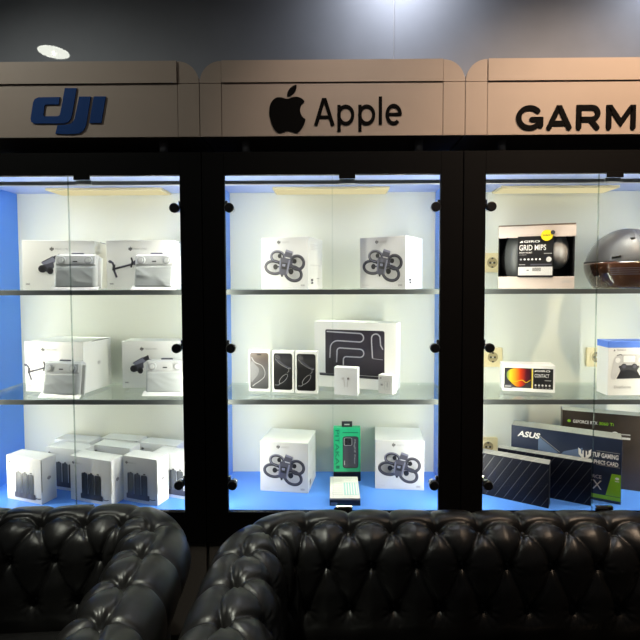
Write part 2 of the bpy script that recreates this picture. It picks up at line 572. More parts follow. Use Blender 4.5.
# ------------------------------------------------------------------ sign boxes on the cabinets
def sign_box(x, label):
    t = thing('sign_box', label, 'sign', (x, -0.012, 1.995), 0, 'beige sign boxes on the cabinets')
    z0, zs, z1 = 0.055, 0.252, 0.334
    e, s = 0.4985, 0.417
    r = e - s
    out = [(-e, z0), (e, z0)] + ell_pts(e - r, z1 - r, r, r, 0, 10, 0, 90) + ell_pts(-e + r, z1 - r, r, r, 0, 10, 90, 180)
    k = 0.003
    cor = [(a * (1 - k / e), min(max(b, z0 + k), z1 - k)) for a, b in out]
    extruded('core', [poly(cor, None)], M['tan_core'], t, 0.008, 0.30)
    g = 0.0012
    th = 0.0
    extruded('main_panel', [rect(-s + g, z0, s - g, zs - g, None)], M['tan'], t, th, 0.008)
    extruded('top_strip', [rect(-s + g, zs + g, s - g, z1, None)], M['tan'], t, th - 0.006, 0.008)
    for q in (-1, 1):
        a, b = sorted((q * (s + g), q * e))
        extruded('side_piece', [rect(a, z0, b, zs - g, None)], M['tan'], t, th - 0.001, 0.008)
        c = [(q * (s + g), zs + g)] + [(q * (s + g + (r - g) * math.sin(i * 9 * D2R)), zs + g + (z1 - zs - g) * math.cos(i * 9 * D2R)) for i in range(11)]
        if q < 0: c = c[::-1]
        extruded('corner_piece', [poly(c[::-1], None)], M['tan'], t, th - 0.001, 0.008)
        cyl('standoff', (q * 0.338, 0.062, 0), (q * 0.338, 0.062, z0 + 0.001), 0.016, M['steel'], t, 20)
        cyl('standoff', (q * 0.338, 0.25, 0), (q * 0.338, 0.25, z0 + 0.001), 0.016, M['steel'], t, 20)
    return t


PXM = 0.003857   # metres per photo pixel on the sign plane, used to draw the lettering to scale


def zoomed(pts, zx, zy, zs, x_ref, z_ref):
    """outline drawn in enlarged units -> metres on the sign: (x_ref, z_ref) is the outline's (zx, zy)"""
    return [(x_ref + (a - zx) / zs * PXM, z_ref - (b - zy) / zs * PXM) for a, b in pts]


def letter(parent, shapes, m, tr, name='letter'):
    sh = [(tr(v), f, a, b) for v, f, a, b in shapes]
    # outlines were drawn with y downwards
    sh = [(v, [q[::-1] for q in f], a, b) for v, f, a, b in sh]
    return extruded(name, sh, m, parent, -0.0045, -0.0002)


sb = sign_box(-1, 'beige sign box with blue italic lettering, leftmost of the three')
tr = lambda v: zoomed(v, 32, 464, 8, -0.120, 0.055)
letter(sb, [poly([(265, 87), (357, 87), (318, 285), (305, 325), (285, 347), (255, 358), (15, 358), (-8, 345), (-12, 320), (12, 195), (25, 170), (55, 156),
                  (222, 155), (212, 212), (108, 212), (100, 225), (90, 290), (94, 303), (205, 303), (218, 295), (225, 275)], None)], M['sign_blue'], tr)
letter(sb, [poly([(375, 153), (467, 153), (425, 370), (405, 410), (370, 435), (320, 441), (180, 438), (200, 372), (275, 368), (310, 358), (335, 325)], None)], M['sign_blue'], tr)
letter(sb, [poly([(490, 153), (585, 153), (545, 356), (450, 356)], None)], M['sign_blue'], tr)

sb = sign_box(0, 'beige sign box with a black fruit logo and name, middle of the three')
tr = lambda v: zoomed(v, 303, 244, 4.267, -0.001, 0.055)
logo = spline([(117, 93), (140, 86), (160, 85), (178, 92), (189, 104), (177, 116), (171, 134), (174, 154), (184, 170), (193, 178), (186, 198), (173, 219), (156, 232),
               (137, 227), (118, 222), (99, 228), (80, 231), (63, 217), (50, 190), (42, 155), (45, 121), (56, 100), (72, 88), (94, 87)], True, 4)
letter(sb, [poly(logo, None)], M['sign_black'], tr, 'logo_body')
letter(sb, [poly(spline([(119, 83), (119, 67), (132, 47), (155, 36), (154, 55), (141, 73)], True, 4), None)], M['sign_black'], tr, 'logo_leaf')
K = 15
letter(sb, [stroke([(236, 202), (268, 98), (275, 98), (307, 202)], K, None), stroke([(250, 168), (293, 168)], K - 3, None)], M['sign_black'], tr)
for px in (333, 420):
    letter(sb, [stroke([(px, 119), (px, 228)], K - 1, None), stroke(ell_pts(px + 28, 160, 29, 35, 0, 28), K - 1, None, 1, True)], M['sign_black'], tr)
letter(sb, [stroke([(505, 86), (505, 200)], K - 1, None)], M['sign_black'], tr)
letter(sb, [stroke(ell_pts(560, 159, 27, 36, 0, 26, -312, 0), K - 1, None), stroke([(533, 158), (592, 158)], K - 4, None)], M['sign_black'], tr)

sb = sign_box(1, 'beige sign box with wide dark capitals, rightmost of the three')
tr = lambda v: zoomed(v, 410, 281, 5.12, -0.042, 0.055)
K = 25


def rounded(*lines):
    out = []
    for ln in lines:
        out.append(stroke(ln, K, None))
        out += [poly(ell_pts(a, b, K / 2, K / 2, 0, 14), None) for a, b in (ln[0], ln[-1])]
    return out


for lines in ([ell_pts(122, 200, 54, 49, 0, 30, 42, 318), [(177, 240), (177, 208), (134, 208)]],
              [[(218, 250), (264, 152), (272, 152), (318, 250)], [(244, 228), (292, 228)]],
              [[(366, 250), (366, 151), (426, 151)] + ell_pts(430, 180, 29, 29, 0, 10, -80, 80) + [(426, 209), (372, 209)], [(424, 212), (456, 250)]],
              [[(514, 250), (514, 152), (522, 152), (574, 226), (626, 152), (634, 152), (634, 250)]],
              [[(686, 250), (686, 151)]],
              [[(738, 250), (738, 152), (744, 152), (824, 249), (830, 249), (830, 151)]]):
    letter(sb, rounded(*lines), M['sign_brown'], tr)


# ------------------------------------------------------------------ cartons
def carton(name, label, x, y, z, rz, w, d, h, m, group=None, bev=0.0015, cat='box'):
    """front right lower corner at (x, y, z); rz in degrees"""
    a = rz * D2R
    t = thing(name, label, cat, (x - w / 2 * math.cos(a), y - w / 2 * math.sin(a), z), a, group)
    box('carton', -w / 2, w / 2, 0, d, 0, h, m, t, bev, 2)
    return t


def tiny_logo(x, y, s, m):
    """small italic mark of three strokes"""
    return xf([poly([(0.45, 1), (0.6, 1), (0.5, 0.25), (0.38, 0.15), (0, 0.15), (0.05, 0.7), (0.36, 0.7), (0.34, 0.5), (0.18, 0.5), (0.16, 0.35), (0.34, 0.35)], m),
               poly([(0.66, 0.7), (0.82, 0.7), (0.74, 0.1), (0.62, -0.1), (0.3, -0.1), (0.32, 0.06), (0.55, 0.1)], m),
               poly([(0.88, 0.7), (1.04, 0.7), (0.98, 0.15), (0.82, 0.15)], m)], x, y, s)


def quad_drone(ox, oy, s):
    """printed picture of a ducted quadcopter, drawn in units with y up"""
    A, B, C, L = M['p_dark'], M['p_mid'], M['p_black'], M['p_lav']
    sh = []
    for cx, cy, rx, ry, rot, w in ((222, -203, 56, 42, -10, 22), (388, -252, 56, 52, -30, 24), (190, -287, 74, 50, -8, 24), (354, -338, 70, 54, -20, 24)):
        sh.append(stroke(ell_pts(cx, cy, rx, ry, rot, 28), w, A, 1, True))
        sh.append(stroke(ell_pts(cx, cy + 4, rx + 3, ry + 1, rot, 28), 7, M['p_lav'] if w < 23 else M['p_mid'], 2, True))
        sh.append(poly(ell_pts(cx, cy, rx * .8, ry * .8, rot, 24), M['p_lgrey'], 0))
        sh.append(stroke([(cx - rx * .8, cy - 8), (cx + rx * .8, cy + 8)], 3, M['p_lgrey'], 1))
    for cx, cy, r in ((240, -196, 17), (366, -240, 18), (203, -282, 20), (335, -320, 22)):
        sh.append(poly(ell_pts(cx, cy, r, r * 1.1, 0, 12), C, 3))
    for a, b in (((240, -200), (300, -250)), ((366, -240), (310, -270)), ((203, -282), (260, -280)), ((335, -320), (290, -290))):
        sh.append(stroke([a, b], 13, B, 2))
    sh.append(poly([(248, -205), (335, -222), (328, -262), (302, -345), (252, -350), (228, -330), (240, -270)], B, 4))
    sh.append(poly([(256, -248), (304, -254), (296, -305), (254, -298)], C, 5))
    sh.append(poly([(262, -258), (290, -262), (286, -282), (262, -278)], M['p_lav'], 6))
    sh.append(stroke([(325, -230), (300, -340)], 12, L, 5))
    sh.append(stroke([(246, -225), (236, -320)], 9, L, 5))
    sh.append(poly([(296, -145), (354, -165), (340, -216), (276, -200)], B, 6))
    sh.append(poly([(296, -145), (354, -165), (350, -180), (292, -162)], L, 7))
    sh.append(poly([(250, -345), (268, -345), (266, -362), (252, -362)], C, 5))
    return xf(sh, ox, oy, s)


def avata(label, x, y, z, rz):
    w, d, h = 0.212, 0.185, 0.218
    t = carton('drone_box', label, x, y, z, rz, w, d, h, M['white'], 'white boxes with a ring-guarded drone picture')
    s = 0.00053
    printing('front_panel', [rect(-w / 2 + .002, .002, w / 2 - .002, h - .002, M['grey_face'], 0)], t, 'front', w, d, h)
    printing('drone_picture', quad_drone(-280 * s, 0.105 + 262 * s, s), t, 'front', w, d, h)
    printing('logo', tiny_logo(-0.033, 0.191, 0.015, M['p_black']), t, 'front', w, d, h)
    printing('lettering', [txt('AVATA', -0.012, 0.192, 0.009, M['p_grey'], 2, w=0.034), txt('Pro View', -0.094, 0.013, 0.006, M['p_grey'], 2),
                           rect(0.072, 0.012, 0.090, 0.020, M['p_grey'], 1)], t, 'front', w, d, h)
    sh = [txt('AVATA', 0.03, 0.197, 0.006, M['p_lgrey'], 2)]
    for i in range(4): sh.append(rect(0.03, 0.187 - i * 0.007, 0.12 - 0.02 * (i % 2), 0.1895 - i * 0.007, M['p_lgrey'], 1))
    for i in range(5):
        sh.append(rect(0.03 + i * 0.025, 0.098, 0.037 + i * 0.025, 0.104, M['p_grey'], 1))
        sh.append(rect(0.03 + i * 0.025, 0.087, 0.040 + i * 0.025, 0.089, M['p_lgrey'], 1))
        if i < 4: sh.append(rect(0.03 + i * 0.028, 0.070, 0.036 + i * 0.028, 0.074, M['p_lgrey'], 1))
    sh += [rect(0.03, 0.022, 0.058, 0.031, M['p_dark'], 1), rect(0.03, 0.034, 0.058, 0.043, M['p_dark'], 1), rect(0.034, 0.025, 0.040, 0.028, M['p_white'], 2),
           rect(0.105, 0.043, 0.14, 0.047, M['p_grey'], 1), rect(0.112, 0.033, 0.135, 0.035, M['p_lgrey'], 1)]
    printing('side_print', sh, t, 'right', w, d, h)
    return t


avata('white box with ring-guarded drone picture, left on the middle cabinet top shelf', -0.100, 0.135, S1, -17)
avata('white box with ring-guarded drone picture, right on the middle cabinet top shelf', 0.298, 0.105, S1, -32)
avata('white box with a ring-guarded drone picture on the blue floor, left of the green box', -0.106, 0.165, FLOOR_Z, -8)
avata('white box with a ring-guarded drone picture on the blue floor, right of the green box', 0.395, 0.196, FLOOR_Z, -5)


def camera_pod(ox, oy, s):
    """printed picture of a folded drone with its camera, y up, about 100 units wide"""
    return xf([poly([(10, 42), (62, 70), (84, 78), (86, 60), (60, 40), (30, 24)], M['p_lav'], 1),
               poly([(58, 66), (84, 80), (88, 58), (70, 52)], M['p_dark'], 2),
               poly([(84, 62), (108, 58), (110, 48), (84, 50)], M['p_mid'], 1),
               poly([(6, 30), (34, 36), (60, 46), (62, 22), (40, 2), (10, 8)], M['p_mid'], 2),
               poly(ell_pts(16, 16, 17, 16, 0, 18), M['p_dark'], 3), poly(ell_pts(16, 16, 9, 9, 0, 14), M['p_black'], 4),
               poly(ell_pts(46, 8, 13, 15, 0, 18), M['p_dark'], 3), poly(ell_pts(46, 8, 7, 8, 0, 14), M['p_black'], 4),
               stroke([(14, 44), (58, 68)], 3, M['p_mid'], 3)], ox, oy, s)


def folded_arm(ox, oy, s):
    """printed picture of a drone arm with propellers, y up"""
    return xf([stroke([(28, 52), (110, 74), (150, 84)], 10, M['p_dark'], 1), stroke([(60, 64), (120, 80)], 4, M['p_lav'], 2),
               stroke([(8, 90), (22, 84), (30, 62), (30, 40), (42, 8)], 11, M['p_mid'], 2),
               poly(ell_pts(10, 90, 11, 8, -20, 12), M['p_mid'], 3), stroke([(30, 76), (26, 44)], 14, M['p_dark'], 3),
               stroke([(120, 112), (126, 92), (118, 60)], 9, M['p_dark'], 2), poly(ell_pts(152, 84, 24, 16, 0, 14), M['p_mid'], 3)], ox, oy, s)


def mavic(label, x, y, z, rz, w, d, h, picture, side='cream', lx=0.0):
    t = carton('drone_box', label, x, y, z, rz, w, d, h, M['white'], 'white boxes with a folding drone picture')
    printing('logo', tiny_logo(lx - 0.03, h - 0.042, 0.016, M['p_black']), t, 'front', w, d, h)
    printing('lettering', [txt('MAVIC 3 PRO', lx - 0.008, h - 0.040, 0.0085, M['p_grey'], 2, w=0.055), rect(-w / 2 + 0.012, 0.022, -w / 2 + 0.028, 0.028, M['p_grey'])], t, 'front', w, d, h)
    if picture == 'camera':
        printing('drone_picture', camera_pod(lx - 0.075, 0.072, 0.00098), t, 'front', w, d, h)
    else:
        printing('drone_picture', folded_arm(lx - 0.115, 0.045, 0.0008), t, 'front', w, d, h)
    sh = [xf([s_], 0, 0, 1)[0] for s_ in tiny_logo(d * 0.48, h * 0.5, 0.020, M['p_grey'])]
    if side == 'text':
        sh = [rect(0.004, 0.004, d - 0.004, h - 0.004, M['cream'], 0)]
        for i in range(5): sh.append(rect(d * .3, 0.09 - i * 0.014, d * .8 - 0.01 * (i % 2), 0.093 - i * 0.014, M['p_lgrey'], 1))
    printing('side_print', sh, t, 'right', w, d, h)
    printing('flap_slot', [rect(d * 0.3, h - 0.004, d * 0.95, h - 0.0015, M['p_dark'], 1)], t, 'right', w, d, h)
    return t


mavic('white drone box with camera picture on the top left shelf, crossed by the door joint', -0.992, 0.150, S1, 8, 0.285, 0.20, 0.205, 'camera', 'text', -0.005)
mavic('white drone box with folding arm picture on the top left shelf, beside the black frame', -0.662, 0.150, S1, 0, 0.283, 0.21, 0.206, 'arm', 'logo', -0.018)
mavic('white drone box turned to show its blank side, on the middle left shelf', -1.066, 0.175, S2, -9, 0.285, 0.19, 0.222, 'arm', 'logo', -0.03)
mavic('white drone box with camera picture on the middle left shelf, beside the black frame', -0.665, 0.285, S2, 0, 0.285, 0.10, 0.213, 'camera', 'logo', -0.03)


def remote(label, x, y, z, rz):
    """a remote controller wrapped in milky film, leaning back a little"""
    t = thing('wrapped_remote', label, 'remote control', (x, y, z), rz * D2R, 'wrapped grey remote controllers')
    w, h, d = 0.150, 0.128, 0.040
    t.scale = (1.13, 1.13, 1.13)
    lean = Matrix.Rotation(-8 * D2R, 4, 'X')

    def put(o):
        o.data.transform(lean)
        o.data.transform(Matrix.Translation((0, 0, 0.004)))
        return o
    put(box('body', -w / 2, w / 2, 0, d, 0.0, h, M['bag'], t, 0.012, 3))
    put(box('top_plate', -w / 2 + .006, w / 2 - .006, -0.0025, 0.01, 0.088, h - 0.006, M['bag'], t, 0.002, 1))
    # crumpled wrap over the screen
    bm = bmesh.new()
    nx, nz = 26, 18
    rnd = random.Random(label)
    folds = [(rnd.uniform(-.06, .06), rnd.uniform(0.01, .07), rnd.uniform(-.9, .5), rnd.uniform(.0015, .0035)) for _ in range(4)]
    g = []
    for i in range(nx + 1):
        row = []
        for j in range(nz + 1):
            u = -w / 2 + 0.004 + (w - 0.008) * i / nx
            v = 0.004 + 0.080 * j / nz
            y_ = -0.0035
            for fx, fz, sl, am in folds:
                dd = (v - fz - sl * (u - fx)) / 0.006
                y_ -= am * math.exp(-abs(dd)) * (0.5 + 0.5 * math.cos(3 * (u - fx) / w * 3))
            edge = min(i, nx - i, j, nz - j)
            if edge == 0: y_ = 0.003
            row.append(bm.verts.new((u, y_, v)))
        g.append(row)
    for i in range(nx):
        for j in range(nz):
            bm.faces.new([g[i][j], g[i + 1][j], g[i + 1][j + 1], g[i][j + 1]])
    put(from_bm('wrapped_screen', bm, M['bag_dark'], t, True))
    for q in (-1, 1):
        st = put(cyl('thumb_stick', (q * 0.047, -0.007, 0.103), (q * 0.047, -0.001, 0.103), 0.0145, M['stick'], t, 20, bev=0.002))
        put(cyl('stick_tip', (q * 0.047, -0.010, 0.103), (q * 0.047, -0.0071, 0.103), 0.008, M['bag'], st, 16))
    put(box('mode_switch', -0.008, 0.008, -0.0045, -0.0026, 0.097, 0.101, M['p_dark'], t))
    put(box('antenna', -0.022, 0.022, 0.012, 0.022, h - 0.002, h + 0.006, M['p_mid'], t, 0.002, 1))
    # film pouch: side fin and bottom flap
    put(box('film_fin', w / 2 - 0.002, w / 2 + 0.014, 0.012, 0.018, 0.004, h - 0.012, M['bag_clear'], t, 0.002, 1))
    bm = bmesh.new()
    a = [(-w / 2 - 0.005, -0.013, 0), (w / 2 + 0.012, -0.013, 0), (w / 2 + 0.012, 0.0, 0.012), (-w / 2 - 0.002, 0.0, 0.014)]
    b = [(x_, y_ + 0.003, z_ + 0.0015) for x_, y_, z_ in a]
    va, vb = [bm.verts.new(q) for q in a], [bm.verts.new(q) for q in b]
    bm.faces.new(va)
    bm.faces.new(vb[::-1])
    for i in range(4): bm.faces.new([va[i], va[(i + 1) % 4], vb[(i + 1) % 4], vb[i]])
    from_bm('film_flap', bm, M['bag_clear'], t)
    return t


remote('grey film-wrapped remote controller on the top left shelf, crossed by the door joint', -1.040, 0.072, S1, 4)
remote('grey film-wrapped remote controller on the top left shelf, in front of the folding arm picture', -0.724, 0.082, S1, -2)
remote('crumpled film-wrapped remote controller on the middle left shelf, crossed by the door joint', -1.135, 0.112, S2, -8)
remote('grey film-wrapped remote controller on the middle left shelf, beside the black frame', -0.712, 0.150, S2, 0)


# ------------------------------------------------------------------ battery cartons on the left cabinet floor
def battery_box(label, x, y, rz, dark=False, w=0.192, h=0.186, po=0.0):
    d = 0.072
    t = carton('battery_box', label, x, y, FLOOR_Z, rz, w, d, h, M['white2'], 'white battery kit boxes on the cabinet floor', 0.001)
    m = M['p_batt'] if dark else M['p_batt2']
    sh = []
    x0 = -0.045 + po
    for i in range(3):
        a = x0 + i * 0.034
        sh.append(poly(rrect_pts(a, 0.030, a + 0.031, 0.122 - 0.002 * i, 0.006, 3), m, 2))
        sh.append(rect(a + 0.004, 0.036, a + 0.007, 0.118 - 0.002 * i, M['p_dark'], 3))
        sh.append(rect(a + 0.012, 0.120, a + 0.022, 0.125, M['p_dark'], 2))
    sh.append(poly(rrect_pts(x0 - 0.006, 0.014, x0 + 0.109, 0.036, 0.004, 3), M['p_dark'] if dark else M['p_mid'], 4))
    sh.append(stroke([(x0 + 0.109, 0.022), (x0 + 0.125, 0.020), (x0 + 0.138, 0.024)], 0.003, M['p_dark'], 2))
    printing('battery_picture', sh, t, 'front', w, d, h)
    printing('logo', tiny_logo(-w / 2 + 0.012, h - 0.032, 0.012, M['p_black']), t, 'front', w, d, h)
    printing('lettering', [txt('MAVIC 3', -w / 2 + 0.028, h - 0.031, 0.007, M['p_grey'], 2), txt('Fly More Kit', -w / 2 + 0.012, h - 0.044, 0.006, M['p_lgrey'], 2)], t, 'front', w, d, h)
    printing('side_print', tiny_logo(d * .38, h * .5, 0.016, M['p_mid']) + [rect(0.001, 0.05, 0.003, h - 0.004, M['p_dark'], 1)], t, 'right', w, d, h)
    return t


battery_box('white battery kit box on the cabinet floor, leftmost, only its side showing clearly', -1.190, 0.060, -18)
battery_box('white battery kit box with the blackest battery picture, in front on the left cabinet floor', -0.898, 0.046, -18, True, 0.212)
battery_box('white battery kit box in front, right of the one with the blackest battery picture', -0.712, 0.050, -18, False, 0.168, 0.190, -0.018)
battery_box('white battery kit box on the cabinet floor, behind the lowest left door hinge', -0.585, 0.098, -17)
battery_box('second-row white battery kit box with battery picture showing left of the door joint', -1.080, 0.170, -15)
battery_box('second-row white battery kit box, its bright top behind the blackest battery picture', -0.885, 0.194, -15)
battery_box('white battery kit box in the second row, its top showing behind the front right boxes', -0.690, 0.226, -15)
battery_box('white battery kit box in the hindmost row against the back panel, left one', -1.100, 0.280, -12)
battery_box('white battery kit box in the hindmost row against the back panel, right one', -0.890, 0.292, -12)

# ------------------------------------------------------------------ middle shelf: phones, laptop, small boxes
PW, PD, PH = 0.096, 0.032, 0.181


def phone_box(label, x, y, rz, kind):
    t = carton('phone_box', label, x, y, S2, rz, PW, PD, PH, M['white'], 'white phone boxes on the middle shelf', 0.0012)
    a = [poly(rrect_pts(-0.041, 0.012, 0.041, 0.170, 0.010), M['phone_a' if kind == 'a' else 'phone_b'], 1)]
    printing('phone_picture', a, t, 'front', PW, PD, PH)
    sh = []
    if kind == 'a':
        big = spline([(-0.034, 0.150), (-0.020, 0.128), (0.010, 0.115), (0.025, 0.090), (0.022, 0.065), (0.0, 0.045), (-0.020, 0.032), (-0.030, 0.022)], False, 6)
        sh.append(stroke(big, 0.0028, M['p_grey'], 2))
        sh.append(poly(spline([(-0.036, 0.130), (-0.018, 0.118), (-0.002, 0.100), (-0.006, 0.075), (-0.022, 0.055), (-0.036, 0.045)], True, 4), M['p_wave'], 2))
        sh.append(poly(rrect_pts(-0.010, 0.159, 0.010, 0.164, 0.0024), M['p_black'], 3))
        sh.append(stroke(rrect_pts(-0.041, 0.012, 0.041, 0.170, 0.010), 0.002, M['p_grey'], 3, True))
    else:
        sh.append(stroke(spline([(-0.036, 0.158), (-0.022, 0.140), (0.0, 0.124), (0.018, 0.112), (0.036, 0.108)], False, 6), 0.005, M['p_mid'], 2))
        sh.append(stroke(spline([(-0.034, 0.146), (-0.018, 0.128), (0.004, 0.114), (0.022, 0.106), (0.036, 0.104)], False, 6), 0.0013, M['p_grey'], 3))
        sh.append(stroke(ell_pts(0.002, 0.060, 0.026, 0.010, 48, 22), 0.0016, M['p_grey'], 2, True))
        sh.append(stroke([(-0.036, 0.032), (-0.020, 0.032), (-0.012, 0.040)], 0.0016, M['p_grey'], 2))
        sh.append(stroke([(0.018, 0.086), (0.026, 0.092), (0.026, 0.108)], 0.0013, M['p_grey'], 2))
        sh.append(poly(rrect_pts(-0.034, 0.140, -0.012, 0.165, 0.006), M['p_dark'], 2))
        for cx, cy in ((-0.028, 0.158), (-0.028, 0.147), (-0.018, 0.1525)):
            sh.append(poly(ell_pts(cx, cy, 0.0042, 0.0042, 0, 14), M['p_black'], 3))
            sh.append(stroke(ell_pts(cx, cy, 0.0044, 0.0044, 0, 14), 0.0008, M['p_grey'], 4, True))
    printing('picture_detail', sh, t, 'front', PW, PD, PH)
    return t


phone_box('white phone box with a lit grey screen picture, leftmost of the three phone boxes', -0.272, 0.208, -8, 'a')
phone_box('white phone box with black phone picture, middle of the three phone boxes', -0.167, 0.188, -9, 'b')
phone_box('white phone box with black phone picture, nearest the laptop box', -0.066, 0.168, -9, 'b')

w, d, h = 0.378, 0.095, 0.298
t = carton('laptop_box', 'large white laptop box with a dark ribbon-patterned screen picture', 0.276, 0.208, S2, -18, w, d, h, M['white'])
printing('screen_picture', [poly(rrect_pts(-0.136, 0.062, 0.136, 0.262, 0.008), M['laptop'], 1)], t, 'front', w, d, h)


def ribbon(pts, wd):
    return [stroke(pts, wd, M['p_lav'], 2), stroke(pts, wd * 0.35, M['p_lgrey'], 3)]


sh = []
arc = lambda cx, cy, r, a0, a1: ell_pts(cx, cy, r, r, 0, 10, a0, a1)
sh += ribbon([(-0.122, 0.240), (0.020, 0.236)] + arc(0.022, 0.218, 0.018, 90, -90) + [(-0.060, 0.202)] + arc(-0.072, 0.168, 0.034, 90, 180) + [(-0.108, 0.128)], 0.0062)
sh += ribbon([(-0.078, 0.110), (-0.076, 0.150)] + arc(-0.062, 0.158, 0.014, 180, 90) + [(0.022, 0.170)] + arc(0.024, 0.153, 0.017, 90, -90) + [(-0.030, 0.136)] + arc(-0.034, 0.122, 0.014, 90, 180) + [(-0.048, 0.100)], 0.0062)
sh += ribbon([(0.078, 0.135), (0.074, 0.200)] + arc(0.092, 0.218, 0.018, 180, 10) + [(0.112, 0.190), (0.122, 0.172)], 0.0062)
sh += ribbon([(0.078, 0.133), (0.122, 0.130)], 0.002)
printing('ribbon_pattern', xf(sh, 0.0, -0.002, 1.06), t, 'front', w, d, h)
printing('laptop_base', [poly([(-0.165, 0.062), (0.136, 0.060), (0.136, 0.048), (-0.162, 0.052)], M['p_dark'], 2), rect(-0.163, 0.058, -0.130, 0.064, M['p_mid'], 3)], t, 'front', w, d, h)
printing('side_print', [poly(ell_pts(d * .5, h * .5, 0.006, 0.007, 0, 14), M['p_dark'], 1)], t, 'right', w, d, h)

w, d, h = 0.101, 0.038, 0.117
t = carton('earphone_box', 'square white earphone box standing in front of the laptop box', 0.103, 0.132, S2, -16, w, d, h, M['white2'])
printing('earphone_picture', [poly(ell_pts(-0.012, 0.070, 0.007, 0.005, 20, 12), M['p_lgrey'], 1), stroke([(-0.008, 0.066), (-0.004, 0.035)], 0.004, M['p_lgrey'], 1),
                              poly(ell_pts(0.012, 0.070, 0.007, 0.006, -20, 12), M['p_lgrey'], 1), poly(ell_pts(0.010, 0.071, 0.003, 0.005, 0, 12), M['p_dark'], 2),
                              stroke([(0.010, 0.066), (0.006, 0.035)], 0.004, M['p_lgrey'], 1)], t, 'front', w, d, h)
printing('side_print', [rect(d * .35, 0.052, d * .65, 0.058, M['p_lgrey'], 1)], t, 'right', w, d, h)
w, d, h = 0.066, 0.044, 0.080
t = carton('adapter_box', 'smallest white box, a charger carton in front of the laptop box', 0.252, 0.152, S2, -30, w, d, h, M['white'])
printing('adapter_picture', [rect(-0.026, 0.062, -0.018, 0.070, M['p_grey'], 1), rect(-0.022, 0.034, -0.012, 0.042, M['p_grey'], 1), rect(0.006, 0.030, 0.012, 0.050, M['p_lgrey'], 1),
                             stroke(rrect_pts(-0.004, 0.020, 0.020, 0.054, 0.004), 0.0015, M['p_lgrey'], 1, True)], t, 'front', w, d, h)
printing('side_print', [rect(0.014, 0.03, 0.018, 0.05, M['p_lgrey'], 1), rect(0.024, 0.03, 0.028, 0.06, M['p_lgrey'], 1)], t, 'right', w, d, h)

# ------------------------------------------------------------------ green phone case box and the flat box before it
w, d, h = 0.122, 0.035, 0.246
t = carton('phone_case_box', 'green phone case box with black hanging tab, standing on the blue floor', 0.125, 0.292, FLOOR_Z, 0, w, d, h, M['green'])
t.children[0].data.materials[0] = M['green']
box('base_band', -w / 2 - 0.0005, w / 2 + 0.0005, -0.001, d + 0.001, 0.0, 0.044, M['navy'], t, 0.001, 1)
tab = extruded('hanging_tab', [rect(-0.024, h, 0.024, h + 0.008, None), rect(-0.024, h + 0.014, 0.024, h + 0.026, None), rect(-0.024, h + 0.008, -0.012, h + 0.014, None), rect(0.012, h + 0.008, 0.024, h + 0.014, None)],
               M['p_dark'], t, 0.012, 0.014)
case = [poly(rrect_pts(-0.018, 0.062, 0.050, 0.205, 0.010), M['p_mid'], 1), stroke(rrect_pts(-0.018, 0.062, 0.050, 0.205, 0.010), 0.003, M['p_dark'], 2, True),
        stroke(rrect_pts(-0.013, 0.165, 0.022, 0.200, 0.007), 0.002, M['p_lgrey'], 3, True), poly(rrect_pts(-0.013, 0.165, 0.022, 0.200, 0.007), M['p_dark'], 2)]
for cx, cy in ((-0.004, 0.191), (-0.004, 0.175), (0.012, 0.183)): case.append(poly(ell_pts(cx, cy, 0.005, 0.005, 0, 12), M['p_black'], 4))
case.append(rect(-0.013, 0.075, -0.010, 0.095, M['p_lgrey'], 3))
printing('case_picture', case, t, 'front', w, d, h)
printing('lettering', [txt('PITAKA', -0.035, 0.238, 0.020, M['green_dk'], 2, w=0.158, rot=-90) if False else txt('PITAKA', -0.053, 0.236, 0.018, M['green_dk'], 2, w=0.160, rot=-90),
                       txt('MagEZ Case', 0.030, 0.192, 0.009, M['p_lgrey'], 4, w=0.11, rot=-90), rect(-0.050, 0.058, -0.034, 0.072, M['green_dk'], 1), rect(-0.02, 0.222, 0.05, 0.226, M['green_dk'], 1)],
         t, 'front', w, d, h)
w, d, h = 0.125, 0.215, 0.030
t = carton('flat_box', 'flat white and teal box with dark front lying before the green box', 0.111, 0.055, FLOOR_Z, 0, w, d, h, M['navy'])
printing('top_print', [rect(-w / 2 + .001, 0.001, w / 2 - .001, d - .001, M['white'], 0), rect(-0.002, 0.030, w / 2 - 0.006, 0.150, M['teal'], 1), rect(0.000, 0.150, 0.05, 0.19, M['p_white'], 2)] +
         [rect(-0.05, 0.03 + i * 0.018, -0.008, 0.036 + i * 0.018, M['grey_face'], 1) for i in range(9)] +
         [rect(0.004 + i * 0.011, 0.034, 0.010 + i * 0.011, 0.146, M['p_white'], 2) for i in range(5)], t, 'top', w, d, h)
printing('lettering', [rect(-w / 2 + 0.004, 0.004, -w / 2 + 0.03, 0.014, M['navy_lt'], 1), rect(-w / 2 + .001, h - 0.006, w / 2 - .001, h - .001, M['p_grey'], 1)], t, 'front', w, d, h)


